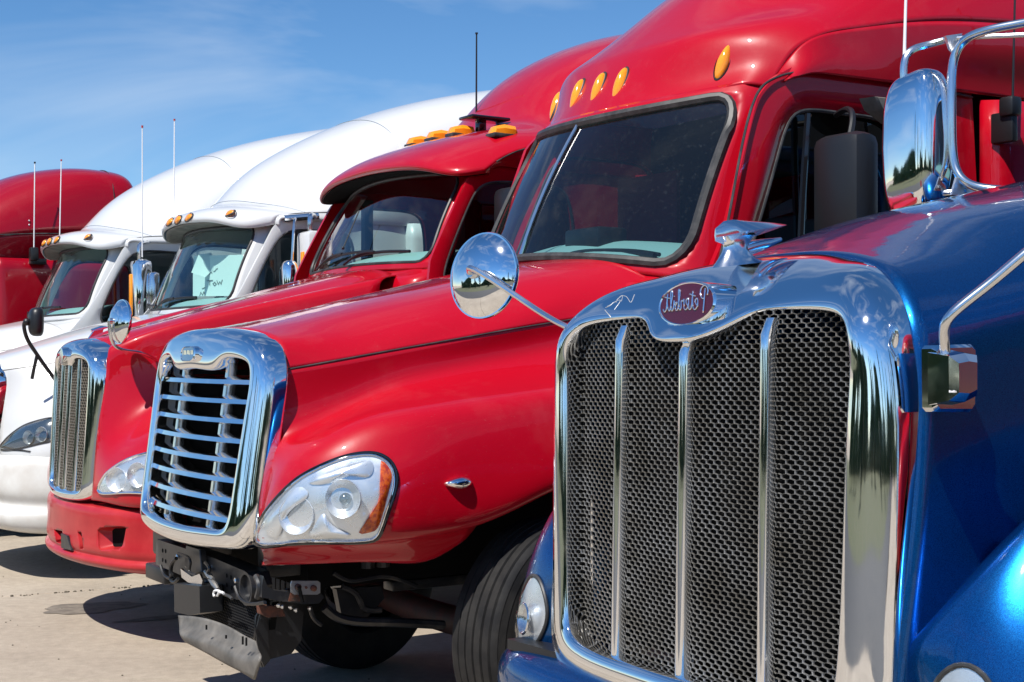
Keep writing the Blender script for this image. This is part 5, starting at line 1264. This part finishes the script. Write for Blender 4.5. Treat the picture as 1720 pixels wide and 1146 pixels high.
F_ = Truck('semi_truck', 0.75, -19.0, 'dark red tractor truck with tall rounded sleeper roof at the far left')
qF = Screen((1.60, 2.03), (1.84, 1.0, 2.05), (1.93, 2.76), (2.14, .93, 2.74), .03)
oF, wF = door_shapes(1.80, 2.07, 2.74, 3.3)
RF = [[(1.98, 0, 2.84), (2.0, .38, 2.83), (2.06, .70, 2.81), (2.15, .96, 2.79), (2.25, 1.07, 2.77)],
      [(2.10, 0, 2.95), (2.12, .38, 2.94), (2.18, .70, 2.92), (2.26, .97, 2.88), (2.35, 1.08, 2.84)],
      [(2.6, 0, 3.20), (2.62, .38, 3.19), (2.68, .72, 3.14), (2.76, 1.0, 3.05), (2.82, 1.12, 2.93)],
      [(3.1, 0, 3.55), (3.11, .40, 3.54), (3.14, .76, 3.46), (3.18, 1.03, 3.30), (3.22, 1.15, 3.02)],
      [(3.6, 0, 3.86), (3.6, .42, 3.84), (3.62, .80, 3.73), (3.64, 1.07, 3.50), (3.66, 1.18, 3.10)],
      [(4.3, 0, 4.03), (4.3, .48, 4.012), (4.3, .88, 3.93), (4.3, 1.10, 3.70), (4.3, 1.19, 3.12)],
      [(4.75, 0, 4.03), (4.75, .50, 4.015), (4.75, .90, 3.94), (4.75, 1.11, 3.74), (4.75, 1.19, 3.12)],
      [(5.0, 0, 3.97), (5.0, .50, 3.955), (5.0, .90, 3.88), (5.0, 1.10, 3.68), (5.0, 1.18, 3.12)],
      [(5.08, 0, 3.84), (5.08, .48, 3.825), (5.08, .86, 3.76), (5.08, 1.05, 3.58), (5.08, 1.15, 3.12)]]
DF = cab(F_, qF, 'red3', 'glass', oF, wF, 1.12, RF, wlo=2.78, end_u=5.06, sleeper_u=3.32)
surf('hood', [[(.2, 0, 1.6), (.25, .6, 1.55), (.3, .7, 1.2), (.3, .75, .8)], [(.9, 0, 1.85), (.92, .66, 1.78), (.95, .95, 1.4), (.95, 1.15, .9)], [(1.55, 0, 2.0), (1.6, .8, 1.95), (1.7, 1.05, 1.5), (1.75, 1.2, .9)]], 'red3', F_.root, 6, 6, mirror=True)
MB().box((.1, -.62, .8), (.25, .62, 1.55), .05).build('grille_surround', 'chrome', F_.root)
fm = F_.at(57, 424, V=1.3)
MB().box(fm+np.array((-.05, -.06, -.10)), fm+np.array((.05, .04, .06)), .02).box(fm+np.array((-.03, -.15, -.14)), fm+np.array((.16, -.02, -.07)), .01).build('aerial_mount', 'black', F_.root)
aerial(F_, fm, F_.at(58.5, 272, V=1.3), .008, F_.root, 'white_rod', 'black')
MB().tube([(p[0], p[1]+.012, p[2]) for p in [(3.3, 1.165, 3.07), (3.7, 1.19, 3.10), (4.3, 1.20, 3.12), (4.95, 1.18, 3.12)]], .007, 6).build('roof_seam', 'gasket', F_.root)
MB().tube([(p_[0]+.004, p_[1]+.004, p_[2]+.004) for p_ in curve(RF[6], 8)], .005, 6, 1, False, True).build('roof_seam', 'gasket', F_.root)
many('rivet', MB().ball((0, 0, 0), .012, 8, 5), [F_.at(x, y, V=1.17) for x, y in ((49, 371), (49, 378), (140, 373), (140, 380))], 'alloy', F_.root)

# ------------------------------------------------------------------ conifers across the added road: seen only in the chrome
def conifer(name, x, y, h, label, seed):
    rr_ = random.Random(seed)
    r = bpy.data.objects.new(name, None); r.location = (x, y, 0); tag(r, label, 'tree', 'conifers across the lot'); COL.objects.link(r)
    MB().tube([(0, 0, 0), (0, 0, h*.5), (0, 0, h*.96)], [.16, .1, .02], 8).build('trunk', 'bark', r, True, None, True)
    V, Fc = [], []
    for k in range(900):
        z = h*(.06+.94*rr_.random()**1.2); rad = (h*.13)*(1-z/h)**.8*(.45+.6*rr_.random()); a = rr_.uniform(0, 6.283)
        c = Vector((rad*math.cos(a), rad*math.sin(a), z)); d = Vector((math.cos(a), math.sin(a), -.35+rr_.uniform(-.3, .3))); s_ = rr_.uniform(.25, .5)
        e = Vector((-math.sin(a), math.cos(a), rr_.uniform(-.4, .4)))*s_*.45
        i = len(V); V += [c-e, c+d*s_, c+e, c-d*s_*.4]; Fc.append((i, i+1, i+2, i+3))
    raw('crown', V, Fc, 'needles', r, False, None, 0, True)
rt = random.Random(11)
for k in range(22):
    a = R(-185+k*10+rt.uniform(-4, 4)); d = rt.uniform(24, 44); h = rt.uniform(6, 13)
    conifer('conifer_tree', d*math.cos(a), d*math.sin(a), h, 'tall narrow conifer mirrored in the chrome of the trucks', k)
V, Fc = [], []
for k in range(9000):
    a = R(rt.uniform(-200, 40)); d = rt.uniform(50, 58); z = (4.5+2.2*math.sin(a*9)+1.6*math.sin(a*23+1))*rt.random()**.8; s_ = rt.uniform(.5, 1.1)
    c = Vector((d*math.cos(a), d*math.sin(a), z)); e = Vector((-math.sin(a), math.cos(a), rt.uniform(-.5, .5)))*s_; f_ = Vector((rt.uniform(-.4, .4), rt.uniform(-.4, .4), 1))*s_
    i = len(V); V += [c-e, c-f_*.6, c+e, c+f_]; Fc.append((i, i+1, i+2, i+3))
tag(raw('far_wood', V, Fc, 'needles', None, False, None, 0, True), kind='stuff')
# the red truck on the blue one's near side, out of frame: the chrome mirrors it
def copy_tree(o, parent=None):
    c = o.copy(); COL.objects.link(c); c.parent = parent
    for ch in o.children: copy_tree(ch, c)
    return c
nb_ = copy_tree(C.root)
nb_.location = (3.1*cY+1.6*sY, 3.1*sY-1.6*cY, LIFT)
nb_['label'] = 'red tractor truck parked on the near side of the blue one, mirrored in its chrome'
